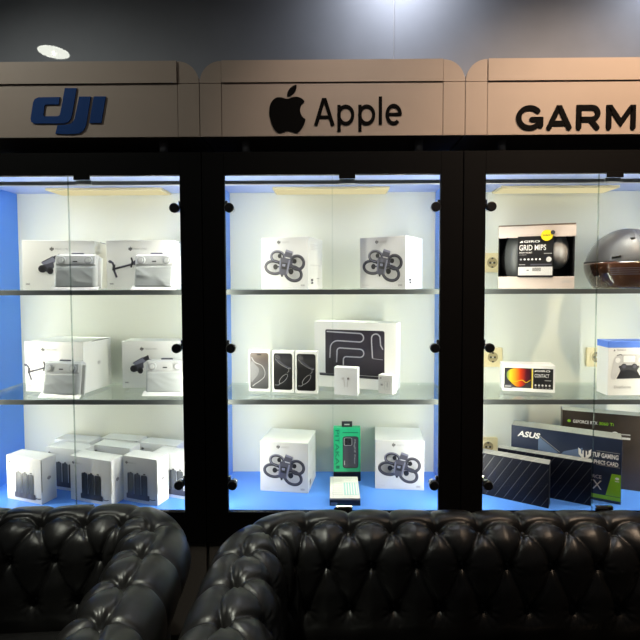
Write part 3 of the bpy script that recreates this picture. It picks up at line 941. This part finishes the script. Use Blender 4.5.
# ------------------------------------------------------------------ wall sockets in the right cabinet
def socket(label, x, z):
    t = thing('wall_socket', label, 'socket', (x, BACK_Y, z), 0, 'ivory wall sockets')
    extruded('plate', [poly(rrect_pts(-0.045, -0.045, 0.045, 0.045, 0.006, 3), None)], M['socket'], t, -0.010, 0.0)
    bm = bmesh.new()
    for r0, r1, y0, y1 in ((0.030, 0.025, -0.014, -0.014), (0.025, 0.024, -0.014, -0.0105), (0.030, 0.030, -0.014, -0.010)):
        a = [bm.verts.new((r0 * math.cos(k * math.pi / 14), y0, r0 * math.sin(k * math.pi / 14))) for k in range(28)]
        b = [bm.verts.new((r1 * math.cos(k * math.pi / 14), y1, r1 * math.sin(k * math.pi / 14))) for k in range(28)]
        for k in range(28): bm.faces.new([a[k], a[(k + 1) % 28], b[(k + 1) % 28], b[k]])
    from_bm('rim', bm, M['socket'], t)
    cyl('recess', (0, -0.0104, 0), (0, -0.0100, 0), 0.0245, M['socket_in'], t, 28)
    for q in (-1, 1): cyl('pin_hole', (q * 0.0095, -0.0112, 0), (q * 0.0095, -0.0105, 0), 0.0055, M['socket_dk'], t, 12)
    for q in (-1, 1): box('earth_clip', -0.004, 0.004, -0.013, -0.0101, *sorted((q * 0.017, q * 0.024)), M['socket_dk'], t)
    cyl('screw', (0, -0.0115, 0), (0, -0.0101, 0), 0.003, M['alu'], t, 10)
    return t


socket('ivory wall socket beside the helmet box on the top right shelf', 0.744, 1.585)
socket('ivory wall socket behind the door hinge on the middle right shelf', 0.752, 1.142)
socket('ivory wall socket beside the white box with the blue top', 1.236, 1.142)
socket('ivory wall socket low down, mostly hidden by the striped boxes', 0.735, 0.715)

# ------------------------------------------------------------------ helmet box
w, d, h = 0.290, 0.178, 0.262
t = thing('helmet_box', 'open-fronted helmet box with pinkish bands and a black card label', 'box', (0.842, 0.150, S1), -19 * D2R)
bm = bmesh.new()
for a in ((-w / 2, w / 2, 0, d, 0, 0.004), (-w / 2, w / 2, 0, d, h - 0.004, h), (-w / 2, -w / 2 + 0.003, 0, d, 0.004, h - 0.004), (w / 2 - 0.003, w / 2, 0, d, 0.004, h - 0.004)):
    bm_box(bm, *a)
bm_box(bm, -w / 2 + 0.003, w / 2 - 0.003, d - 0.004, d, 0.004, h - 0.004)
from_bm('carton', bm, M['p_black'], t)
box('lower_band', -w / 2, w / 2, -0.004, 0.0, 0.0, 0.050, M['pink_card'], t, 0.001, 1)
box('upper_band', -w / 2, w / 2 + 0.004, -0.004, 0.0, h - 0.050, h - 0.002, M['pink_card'], t, 0.001, 1)
box('lid_edge', -w / 2 - 0.001, w / 2 + 0.002, -0.005, d, h - 0.002, h + 0.003, M['tan_core'], t)
box('card_label', -0.070, 0.066, -0.009, -0.0045, 0.047, 0.216, M['p_black'], t, 0.001, 1)
lt = []
lt += [poly([(-0.064, 0.190), (-0.052, 0.199), (-0.050, 0.190)], M['p_white'], 1), txt('GIRO', -0.046, 0.190, 0.009, M['p_white'], 1, w=0.060, bold=0.02)]
lt += [txt('GRID MIPS', -0.064, 0.158, 0.023, M['p_white'], 1, w=0.102, bold=0.01), txt('SNOW HELMET', -0.064, 0.146, 0.006, M['p_white'], 1, w=0.050, bold=0.01),
       txt('CASQUE', -0.064, 0.137, 0.005, M['p_grey'], 1, w=0.028), rect(0.03, 0.143, 0.060, 0.146, M['p_grey'], 1)]
for i in range(6): lt.append(poly(ell_pts(-0.057 + i * 0.0145, 0.121, 0.004, 0.004, 0, 10), M['p_white'] if i else M['p_grey'], 1))
lt.append(poly(ell_pts(0.049, 0.120, 0.010, 0.011, 0, 16), M['p_lgrey'], 1))
lt.append(rect(-0.064, 0.098, -0.04, 0.1005, M['p_grey'], 1))
lt.append(rect(-0.02, 0.096, 0.060, 0.102, M['p_mid'], 1))
lt.append(rect(-0.067, 0.055, 0.063, 0.090, M['p_lgrey'], 1))
for i in range(9): lt.append(rect(-0.012 + i * 0.0036, 0.072, -0.010 + i * 0.0036, 0.086, M['p_black'], 2))
lt.append(rect(-0.035, 0.074, -0.026, 0.078, M['p_mid'], 2))
o = printing('lettering', lt, t, 'front', w, d, h)
o.location = (0, -0.0092, 0)
cyl('round_sticker', (0.040, -0.0145, 0.218), (0.040, -0.0121, 0.218), 0.0225, M['p_yellow'], t, 28)
cyl('small_sticker', (0.062, -0.0165, 0.229), (0.062, -0.0146, 0.229), 0.0085, M['p_dark'], t, 18)
o = printing('sticker_lettering', [txt('mips', 0.026, 0.214, 0.008, M['p_dark'], 1, w=0.026, bold=0.01)], t, 'front', w, d, h)
o.location = (0, -0.0146, 0)
o = printing('band_mark', [txt('GRID', 0.098, 0.024, 0.009, M['p_grey'], 1, w=0.032)], t, 'front', w, d, h)
o.location = (0, -0.0042, 0)
bm = bmesh.new()
bmesh.ops.create_uvsphere(bm, u_segments=28, v_segments=18, radius=1)
for v in bm.verts: v.co = Vector((-0.052 + v.co.x * 0.086, 0.092 + v.co.y * 0.080, 0.130 + v.co.z * 0.122))
from_bm('boxed_shell', bm, M['shell_dark'], t, True)
bm = bmesh.new()
bmesh.ops.create_uvsphere(bm, u_segments=28, v_segments=18, radius=1)
for v in bm.verts: v.co = Vector((0.086 + v.co.x * 0.048, 0.066 + v.co.y * 0.060, 0.140 + v.co.z * (0.060 + 0.045 * (v.co.z > 0))))
from_bm('boxed_visor', bm, M['silver'], t, True)


# ------------------------------------------------------------------ helmet
def grid_mesh(name, fn, nu, nv, m, parent, solid=0.0):
    verts, faces = [], []
    for i in range(nu + 1):
        for j in range(nv + 1): verts.append(fn(i / nu, j / nv))
    k = nv + 1
    for i in range(nu):
        for j in range(nv): faces.append([i * k + j, (i + 1) * k + j, (i + 1) * k + j + 1, i * k + j + 1])
    me = bpy.data.meshes.new(name)
    me.from_pydata(verts, [], faces)
    o = link(name, me, m, parent, True)
    if solid:
        md = o.modifiers.new('thickness', 'SOLIDIFY')
        md.thickness = solid
        md.offset = -1
    return o


t = thing('ski_helmet', 'grey ski helmet with a brown mirrored visor on the top right shelf', 'helmet', (1.258, 0.215, S1), -10 * D2R)
HX, HY, HZ = 0.152, 0.155, 0.155
HC = 0.098


def hel(az, el, k=1.0):
    """az 0 faces the camera (-Y), el elevation; squarish ellipsoid"""
    c = math.cos(el)
    x, y, z = math.sin(az) * c, -math.cos(az) * c, math.sin(el)
    f = k * (1 + 0.05 * (abs(x) ** 3) * (1 - abs(z)))
    return (x * HX * f, y * HY * f, HC + z * HZ * k)


grid_mesh('shell', lambda u, v: hel(u * 2 * math.pi, (0.02 + 0.02 * math.cos(u * 2 * math.pi) + (1.55 - 0.02) * v)), 56, 18, M['shell'], t, 0.006)
grid_mesh('rear_shell', lambda u, v: hel(0.58 * math.pi + u * 0.84 * math.pi, -0.62 + 0.70 * v, 0.985), 40, 10, M['shell_dark'], t, 0.006)
grid_mesh('visor', lambda u, v: hel(-0.60 * math.pi + u * 1.20 * math.pi, -0.66 + (0.70 + 0.03 * math.cos((u - .5) * math.pi)) * v, 1.03), 40, 12, M['visor'], t, 0.003)
grid_mesh('visor_edge', lambda u, v: hel(-0.60 * math.pi + u * 1.20 * math.pi, 0.045 + 0.05 * v, 1.025), 40, 2, M['liner'], t, 0.004)
grid_mesh('ear_pad', lambda u, v: hel(u * 2 * math.pi, -0.72 + 0.35 * v, 0.93), 40, 6, M['liner'], t, 0.008)
for az, el, l in ((-0.62, 0.18, 0.030), (0.62, 0.18, 0.030), (-0.22, 0.72, 0.016), (0.22, 0.72, 0.016)):
    a, b = Vector(hel(az - l / 0.28, el, 1.012)), Vector(hel(az + l / 0.28, el + 0.03, 1.012))
    cyl('vent', a, b, 0.0048, M['liner'], t, 10)
bm = bmesh.new()
bmesh.ops.create_uvsphere(bm, u_segments=24, v_segments=14, radius=1)
for v in bm.verts: v.co = Vector((v.co.x * 0.115, v.co.y * 0.120 + 0.005, max(0.001, 0.085 + v.co.z * 0.105)))
from_bm('liner', bm, M['liner'], t, True)
sh = []
for i, (yy, ll) in enumerate(((0.082, 0.05), (0.074, 0.056), (0.066, 0.045), (0.058, 0.052))):
    a = [hel(-0.75 + k * ll / 0.14 / 8 * 2, (yy - HC) / HZ, 1.0375) for k in range(9)]
    for k in range(0, 8): sh.append((a[k], a[k + 1]))
bm = bmesh.new()
for p, q in sh:
    v0 = bm.verts.new(p); v1 = bm.verts.new(q)
    v2 = bm.verts.new((q[0], q[1], q[2] + 0.0025)); v3 = bm.verts.new((p[0], p[1], p[2] + 0.0025))
    bm.faces.new([v0, v1, v2, v3])
from_bm('visor_lettering', bm, M['p_mid'], t)

# ------------------------------------------------------------------ goggle lens box
w, d, h = 0.212, 0.085, 0.117
t = carton('goggle_box', 'small white goggle box with a rainbow lens picture and black label', 0.947, 0.182, S2, -12, w, d, h, M['white'])
printing('lens_frame', [rect(-0.098, 0.016, 0.012, 0.102, M['p_dark'], 0)], t, 'front', w, d, h)
printing('lens_picture', [poly(spline([(-0.086, 0.086), (-0.060, 0.100), (-0.020, 0.100), (0.008, 0.095), (0.010, 0.050), (-0.008, 0.036), (-0.028, 0.022), (-0.050, 0.022), (-0.072, 0.040), (-0.088, 0.060)], True, 5), M['lens'], 1)], t, 'front', w, d, h)
printing('lens_outline', [stroke(spline([(0.008, 0.052), (-0.010, 0.040), (-0.026, 0.050), (-0.050, 0.044), (-0.070, 0.046)], False, 5), 0.002, M['p_yellow'], 2),
                          rect(-0.100, 0.014, -0.066, 0.030, M['p_mid'], 3), rect(-0.096, 0.020, -0.072, 0.024, M['p_lgrey'], 4), rect(0.012, 0.016, 0.016, 0.102, M['p_yellow'], 2)], t, 'front', w, d, h)
lt = [rect(0.018, 0.014, 0.098, 0.102, M['p_black'], 1), txt('GIRO', 0.030, 0.088, 0.008, M['p_white'], 2, w=0.056, bold=0.02), poly([(0.022, 0.088), (0.028, 0.096), (0.029, 0.088)], M['p_white'], 2),
      txt('CONTACT', 0.024, 0.064, 0.015, M['p_white'], 2, w=0.058), rect(0.064, 0.050, 0.090, 0.053, M['p_grey'], 2)]
for i in range(5): lt += [poly(ell_pts(0.028 + i * 0.014, 0.030, 0.004, 0.0045, 0, 10), M['p_lgrey'], 2), rect(0.025 + i * 0.014, 0.018, 0.032 + i * 0.014, 0.020, M['p_grey'], 2)]
printing('label_print', lt, t, 'front', w, d, h)

# ------------------------------------------------------------------ game controller box
w, d, h = 0.175, 0.080, 0.226
t = carton('controller_box', 'white box with blue top and a game controller picture, on the middle right shelf', 1.318, 0.140, S2, 1, w, d, h, M['white'])
box('blue_cap', -w / 2 - 0.001, w / 2 + 0.001, -0.001, d + 0.001, h - 0.026, h + 0.001, M['ps_blue'], t, 0.001, 1)
A = M['p_lav']
ctl = [poly(spline([(-0.062, 0.155), (-0.045, 0.170), (-0.020, 0.172), (0.020, 0.172), (0.045, 0.170), (0.062, 0.155), (0.072, 0.110), (0.074, 0.075), (0.062, 0.068), (0.050, 0.085), (0.034, 0.108),
                    (-0.034, 0.108), (-0.050, 0.085), (-0.062, 0.068), (-0.074, 0.075), (-0.072, 0.110)], True, 4), M['p_lgrey'], 1),
       poly(spline([(-0.040, 0.125), (0.040, 0.125), (0.034, 0.104), (0.052, 0.072), (0.044, 0.086), (0.028, 0.106), (-0.028, 0.106), (-0.044, 0.086), (-0.052, 0.070), (-0.036, 0.104)], True, 3), M['p_dark'], 2),
       poly(rrect_pts(-0.026, 0.138, 0.026, 0.168, 0.006), M['p_white'], 3), stroke(rrect_pts(-0.026, 0.138, 0.026, 0.168, 0.006), 0.0015, M['p_grey'], 4, True),
       stroke([(-0.052, 0.168), (-0.036, 0.172), (-0.030, 0.168)], 0.003, M['p_dark'], 3)]
for q in (-1, 1):
    ctl += [poly(ell_pts(q * 0.022, 0.122, 0.012, 0.012, 0, 16), M['p_dark'], 4), poly(ell_pts(q * 0.022, 0.122, 0.008, 0.008, 0, 16), M['p_mid'], 5)]
    ctl += [poly(ell_pts(q * 0.048, 0.148, 0.011, 0.011, 0, 14), M['p_white'], 4)]
printing('controller_picture', ctl, t, 'front', w, d, h)
printing('lettering', [poly([(-0.066, 0.186), (-0.058, 0.186), (-0.062, 0.194)], M['p_mid'], 1), txt('PlayStation', -0.052, 0.186, 0.008, M['p_mid'], 1), txt('DualSense', -0.06, 0.03, 0.012, M['p_grey'], 1)], t, 'front', w, d, h)

# ------------------------------------------------------------------ dark cartons on the right cabinet floor
w, d, h = 0.42, 0.088, 0.268
t = carton('graphics_card_box', 'long dark blue graphics card box with white lettering and a green corner', 1.166, 0.066, FLOOR_Z, -28, w, d, h, M['navy2'])
printing('top_print', [rect(-w / 2 + .001, .001, w / 2 - .001, d - .001, M['grey_top'], 0)], t, 'top', w, d, h)
sh = [poly([(-0.10, 0.235), (-0.06, 0.205), (-0.02, 0.175), (-0.10, 0.15)], M['navy_lt'], 0), poly([(0.0, 0.185), (0.07, 0.212), (0.07, 0.13), (-0.02, 0.16)], M['navy_lt'], 0),
      stroke([(-0.10, 0.240), (-0.015, 0.178)], 0.002, M['p_grey'], 1)]
printing('steel_pattern', sh, t, 'front', w, d, h)
lt = [txt('ASUS', -0.185, 0.222, 0.026, M['p_white'], 2, w=0.088, bold=0.035, shear=0.25)]
em = xf([poly([(-0.028, 0.029), (-0.016, 0.019), (-0.016, 0.003), (-0.010, -0.003), (-0.010, 0.015), (-0.004, 0.019), (-0.004, -0.013), (0, -0.017), (0.004, -0.013), (0.004, 0.019), (0.010, 0.015), (0.010, -0.003),
                (0.016, 0.003), (0.016, 0.019), (0.028, 0.029), (0.026, -0.003), (0.010, -0.021), (0, -0.029), (-0.010, -0.021), (-0.026, -0.003)], M['p_white'], 2)], 0.078, 0.186, 0.86)
printing('emblem', em, t, 'front', w, d, h)
lt += [txt('TUF GAMING', 0.106, 0.182, 0.020, M['p_white'], 2, w=0.092, bold=0.03), txt('GRAPHICS CARD', 0.082, 0.154, 0.017, M['p_white'], 2, w=0.116, bold=0.02),
       rect(0.12, 0.208, 0.204, 0.2095, M['p_grey'], 1), rect(0.12, 0.150, 0.204, 0.1515, M['p_grey'], 1),
       txt('GEFORCE', 0.058, 0.094, 0.014, M['p_lgrey'], 2, w=0.082), txt('RTX', 0.054, 0.048, 0.038, M['p_lgrey'], 2, w=0.088)]
printing('lettering', lt, t, 'front', w, d, h)
printing('green_corner', [poly([(0.156, 0.030), (0.208, 0.030), (0.208, 0.122), (0.176, 0.122)], M['p_lime'], 2), rect(0.060, 0.012, 0.208, 0.028, M['p_lime'], 2),
                          poly(ell_pts(0.195, 0.105, 0.007, 0.005, 0, 14), M['p_white'], 3), rect(0.188, 0.092, 0.202, 0.095, M['p_white'], 3)], t, 'front', w, d, h)

w, d, h = 0.33, 0.07, 0.327
t = carton('graphics_card_box', 'tall dark brown graphics card box with green print, behind the long blue one', 1.345, 0.180, FLOOR_Z, -20, w, d, h, M['brown_box'])
printing('top_print', [rect(-w / 2 + .001, .001, w / 2 - .001, d - .001, M['grey_top'], 0)], t, 'top', w, d, h)
printing('lettering', [poly(ell_pts(-0.138, h - 0.046, 0.007, 0.006, 0, 12), M['p_lime'], 1), txt('GEFORCE RTX', -0.122, h - 0.053, 0.014, M['p_white'], 2, w=0.096, bold=0.01), txt('3060 Ti', -0.020, h - 0.053, 0.014, M['p_lime'], 2, w=0.056, bold=0.01),
                       poly(ell_pts(0.042, h - 0.085, 0.012, 0.009, 0, 14), M['p_white'], 1), rect(0.062, h - 0.088, 0.10, h - 0.083, M['p_grey'], 1), rect(0.055, h - 0.107, 0.10, h - 0.098, M['p_lgrey'], 1)] +
         [rect(-0.14 + i * 0.014, h - 0.092 - 0.003 * (i % 2), -0.131 + i * 0.014, h - 0.086, M['p_grey'], 1) for i in range(10)], t, 'front', w, d, h)


def striped(label, x, y, rz, w, d, h):
    t = carton('striped_box', label, x, y, FLOOR_Z, rz, w, d, h, M['stripe_box'], 'black boxes with thin diagonal stripes')
    printing('top_print', [rect(-w / 2 + .001, .001, w / 2 - .001, d - .001, M['grey_top'], 0)] +
             [poly([(a, .001), (a + 0.006, .001), (a + 0.030, d - .001), (a + 0.024, d - .001)], M['stripe_lt'], 1) for a in np.arange(-w / 2 + 0.01, w / 2 - 0.035, 0.042)], t, 'top', w, d, h)
    sh = []
    k = 0.62
    for a in np.arange(-w / 2 - 0.10, w / 2, 0.036):
        pts = []
        for v in (0.001, h - 0.001):
            pts.append([a + k * v, v])
        (x0, y0), (x1, y1) = pts
        lo, hi = -w / 2 + 0.002, w / 2 - 0.003
        if x1 <= lo or x0 >= hi: continue
        if x0 < lo: y0 += (lo - x0) / k; x0 = lo
        if x1 > hi: y1 -= (x1 - hi) / k; x1 = hi
        if y1 - y0 > 0.02: sh.append(stroke([(x0, y0), (x1, y1)], 0.0016, M['stripe'], 1))
    printing('stripes', sh, t, 'front', w, d, h)


striped('black box with thin diagonal stripes, front one beside the black frame', 0.860, 0.034, -30, 0.29, 0.058, 0.178)
striped('black box with thin diagonal stripes, rear one leaning close to the blue graphics card box', 1.040, 0.056, -28, 0.36, 0.046, 0.178)


# ------------------------------------------------------------------ tufted sofas
def sofa(name, label, loc, rz, Wd, L, u_shift, cushions=3):
    t = thing(name, label, 'sofa', loc, rz * D2R, 'black tufted leather sofas')
    R = 0.165
    rr, zc = 0.115, 0.655
    # cross-section (n outwards, z), with row 0 of the buttons at angle A0 on the roll
    A0 = 114 * D2R
    prof = [(-0.100, 0.36), (-0.104, 0.42), (-0.108, 0.48), (-0.111, 0.55), (-0.1125, 0.61)]
    prof = [Vector(p) for p in prof]
    for i in range(0, 46):
        a = (186 - i * 5.5) * D2R
        prof.append(Vector((rr * math.cos(a), zc + rr * math.sin(a))))
    prof += [Vector(p) for p in ((0.052, 0.545), (0.052, 0.44), (0.052, 0.30), (0.052, 0.14))]
    # resample by arc length
    seg = [0]
    for a, b in zip(prof, prof[1:]): seg.append(seg[-1] + (b - a).length)
    N = int(seg[-1] / 0.005)
    pn = np.interp(np.linspace(0, seg[-1], N), seg, [p.x for p in prof])
    pz = np.interp(np.linspace(0, seg[-1], N), seg, [p.y for p in prof])
    sv = np.linspace(0, seg[-1], N)
    tn, tz = np.gradient(pn), np.gradient(pz)
    ln = np.hypot(tn, tz)
    nn, nz = -tz / ln, tn / ln          # outward side of the section
    k0 = np.argmin(np.hypot(pn - rr * math.cos(A0), pz - (zc + rr * math.sin(A0))))
    v = sv[k0] - sv                      # >0 down the inside, <0 over the roll
    # path
    la, lc, lb = L - R, R * math.pi / 2, 2 * (Wd - R)
    tot = 2 * la + 2 * lc + lb
    NU = int(tot / 0.005)
    us = np.linspace(0, tot, NU)

    def path(u):
        if u < la: return (-Wd, -L + u, -1, 0)
        u -= la
        if u < lc:
            a = u / R
            return (-Wd + R - R * math.cos(a), -R + R * math.sin(a), -math.cos(a), math.sin(a))
        u -= lc
        if u < lb: return (-Wd + R + u, 0, 0, 1)
        u -= lb
        if u < lc:
            a = u / R
            return (Wd - R + R * math.sin(a), -R + R * math.cos(a), math.sin(a), math.cos(a))
        u -= lc
        return (Wd, -R - u, 1, 0)
    P = np.array([path(u) for u in us])
    s, vr = 0.134, 0.135
    U, V = np.meshgrid(us - u_shift, v, indexing='ij')
    far = np.minimum(us, tot - us)
    arm = np.clip((la + lc - far) / lc, 0, 1)
    arm = 0.046 * arm * arm * (3 - 2 * arm)          # buttons sit nearer the crest on the arms
    V = V + arm[:, None]

    def segd(ax, ay, bx, by, x, y):
        dx, dy = bx - ax, by - ay
        q = np.clip(((x - ax) * dx + (y - ay) * dy) / (dx * dx + dy * dy), 0, 1)
        return np.hypot(x - ax - q * dx, y - ay - q * dy)
    x = np.mod(U, s)                     # fundamental strip, buttons of row 0 at 0 and s
    big = np.full_like(x, 9.0)
    dcr = big.copy()
    rows = 3
    for r in range(rows - 1):
        y0, y1 = r * vr, (r + 1) * vr
        if r % 2 == 0: cs = ((0, y0, s / 2, y1), (s, y0, s / 2, y1))
        else: cs = ((s / 2, y0, 0, y1), (s / 2, y0, s, y1))
        for c in cs: dcr = np.minimum(dcr, segd(*c, x, V))
    # pleats over the roll
    px = np.minimum(x, s - x)
    dp = np.where(V < 0, px, 9.0)
    fade = np.clip(1 - (-V) / 0.26, 0, 1) ** 0.7
    # arcs between the buttons of row 0
    arcv = -0.026 * np.sin(np.pi * x / s) ** 0.8
    da = np.abs(V - arcv) * 0.85
    db = big.copy()
    ang = np.zeros_like(x)
    for r in range(rows):
        y0 = r * vr
        for bx in ((0, s) if r % 2 == 0 else (s / 2,)):
            q = np.hypot(x - bx, V - y0)
            ang = np.where(q < db, np.arctan2(V - y0, x - bx), ang)
            db = np.minimum(db, q)
    low = np.clip((0.36 - V) / 0.06, 0, 1)
    outer = np.clip((V + 0.30) / 0.06, 0, 1)     # tufting ends on the outer panel
    puff = lambda dist, w_: np.exp(-(dist / w_))
    disp = -(0.012 * puff(dcr, 0.022) + 0.007 * puff(dcr, 0.005)) * low
    disp -= (0.012 * puff(dp, 0.020) + 0.007 * puff(dp, 0.005)) * fade
    disp -= 0.009 * puff(da, 0.014) + 0.008 * puff(da, 0.005)
    disp -= 0.020 * np.exp(-(db / 0.016) ** 2)
    disp -= 0.010 * np.exp(-(db / 0.045) ** 2)
    rng = np.random.RandomState(3)
    ph = rng.uniform(0, 6.28, 3)
    disp += 0.0022 * np.cos(ang * 9 + ph[0]) * np.exp(-((db - 0.022) / 0.016) ** 2)
    disp += 0.0012 * np.sin(U * 37 + V * 51) * np.sin(V * 43 - U * 23)
    disp = np.maximum(disp, -0.052) * outer
    X = P[:, 0:1] + P[:, 2:3] * (pn[None, :] + nn[None, :] * disp)
    Y = P[:, 1:2] + P[:, 3:4] * (pn[None, :] + nn[None, :] * disp)
    Z = pz[None, :] + nz[None, :] * disp + 0 * X
    verts = np.stack([X, Y, Z], -1).reshape(-1, 3)
    i, j = np.meshgrid(np.arange(NU - 1), np.arange(N - 1), indexing='ij')
    a = (i * N + j).ravel()
    faces = np.stack([a, a + 1, a + N + 1, a + N], -1)
    me = bpy.data.meshes.new('upholstery')
    me.vertices.add(len(verts))
    me.vertices.foreach_set('co', verts.ravel().astype(np.float32))
    me.loops.add(faces.size)
    me.loops.foreach_set('vertex_index', faces.ravel().astype(np.int32))
    me.polygons.add(len(faces))
    me.polygons.foreach_set('loop_start', np.arange(0, faces.size, 4, dtype=np.int32))
    me.update(calc_edges=True)
    o = link('upholstery', me, M['leather'], t, True)
    # arm fronts
    for e, q in ((0, -1), (NU - 1, 1)):
        bm = bmesh.new()
        ring = [bm.verts.new(verts[e * N + k]) for k in range(0, N, 2)]
        c = bm.faces.new(ring)
        r = bmesh.ops.extrude_face_region(bm, geom=[c])
        for g in r['geom']:
            if isinstance(g, bmesh.types.BMVert): g.co.y -= 0.018
        from_bm('arm_facing', bm, M['leather'], t)
    # buttons
    bm = bmesh.new()
    bmesh.ops.create_uvsphere(bm, u_segments=12, v_segments=8, radius=0.009)
    bme = bpy.data.meshes.new('button')
    bm.to_mesh(bme)
    bm.free()
    bme.materials.append(M['leather'])
    for pl in bme.polygons: pl.use_smooth = True
    for r in range(rows - 1):
        u = u_shift + (s / 2 if r % 2 else 0)
        while u > 0.03: u -= s
        while u < tot - 0.03:
            if u > 0.03:
                ku = np.argmin(np.abs(us - u))
                kv = np.argmin(np.abs(v + arm[ku] - r * vr))
                b = bpy.data.objects.new('button', bme)
                COL.objects.link(b)
                b.parent = t
                p = verts[ku * N + kv]
                n3 = np.array([P[ku, 2] * nn[kv], P[ku, 3] * nn[kv], nz[kv]])
                b.location = p + n3 * 0.003
            u += s
    # seat, rail, feet
    ins = Wd - 0.12
    box('seat_deck', -ins, ins, -L + 0.02, -0.11, 0.14, 0.34, M['leather'], t, 0.01, 2)
    box('front_rail', -Wd - 0.05, Wd + 0.05, -L - 0.012, -L + 0.018, 0.13, 0.33, M['leather'], t, 0.012, 3)
    cw = 2 * ins / cushions
    for c in range(cushions):
        box('seat_cushion', -ins + c * cw + 0.004, -ins + (c + 1) * cw - 0.004, -L - 0.03, -0.115, 0.342, 0.47, M['leather'], t, 0.045, 5)
    for fx in (-Wd, Wd):
        for fy in (-L + 0.04, -0.02): cyl('foot', (fx, fy, 0.0), (fx, fy, 0.135), 0.022, M['wood'], t, 16, r2=0.034)
    box('back_skirt', -Wd + 0.06, Wd - 0.06, -0.02, 0.05, 0.12, 0.16, M['leather'], t)
    return t


L_ = 0.74
arc_mid = (L_ - 0.165) + 0.165 * math.pi / 4
sofa('chesterfield_sofa', 'black tufted leather sofa in front of the middle and right cabinets', (0.755, -0.362, 0), 0, 1.00, L_, arc_mid - 0.01)
sofa('chesterfield_sofa', 'black tufted leather sofa at the left, only its right arm and back corner in view', (-0.552 - 0.85 * math.cos(4 * D2R), -0.312 - 0.85 * math.sin(4 * D2R), 0), 4, 0.85, 0.62, 2 * (0.62 - 0.165) + 0.165 * math.pi * 0.75 + 2 * (0.85 - 0.165) + 0.01, 2)
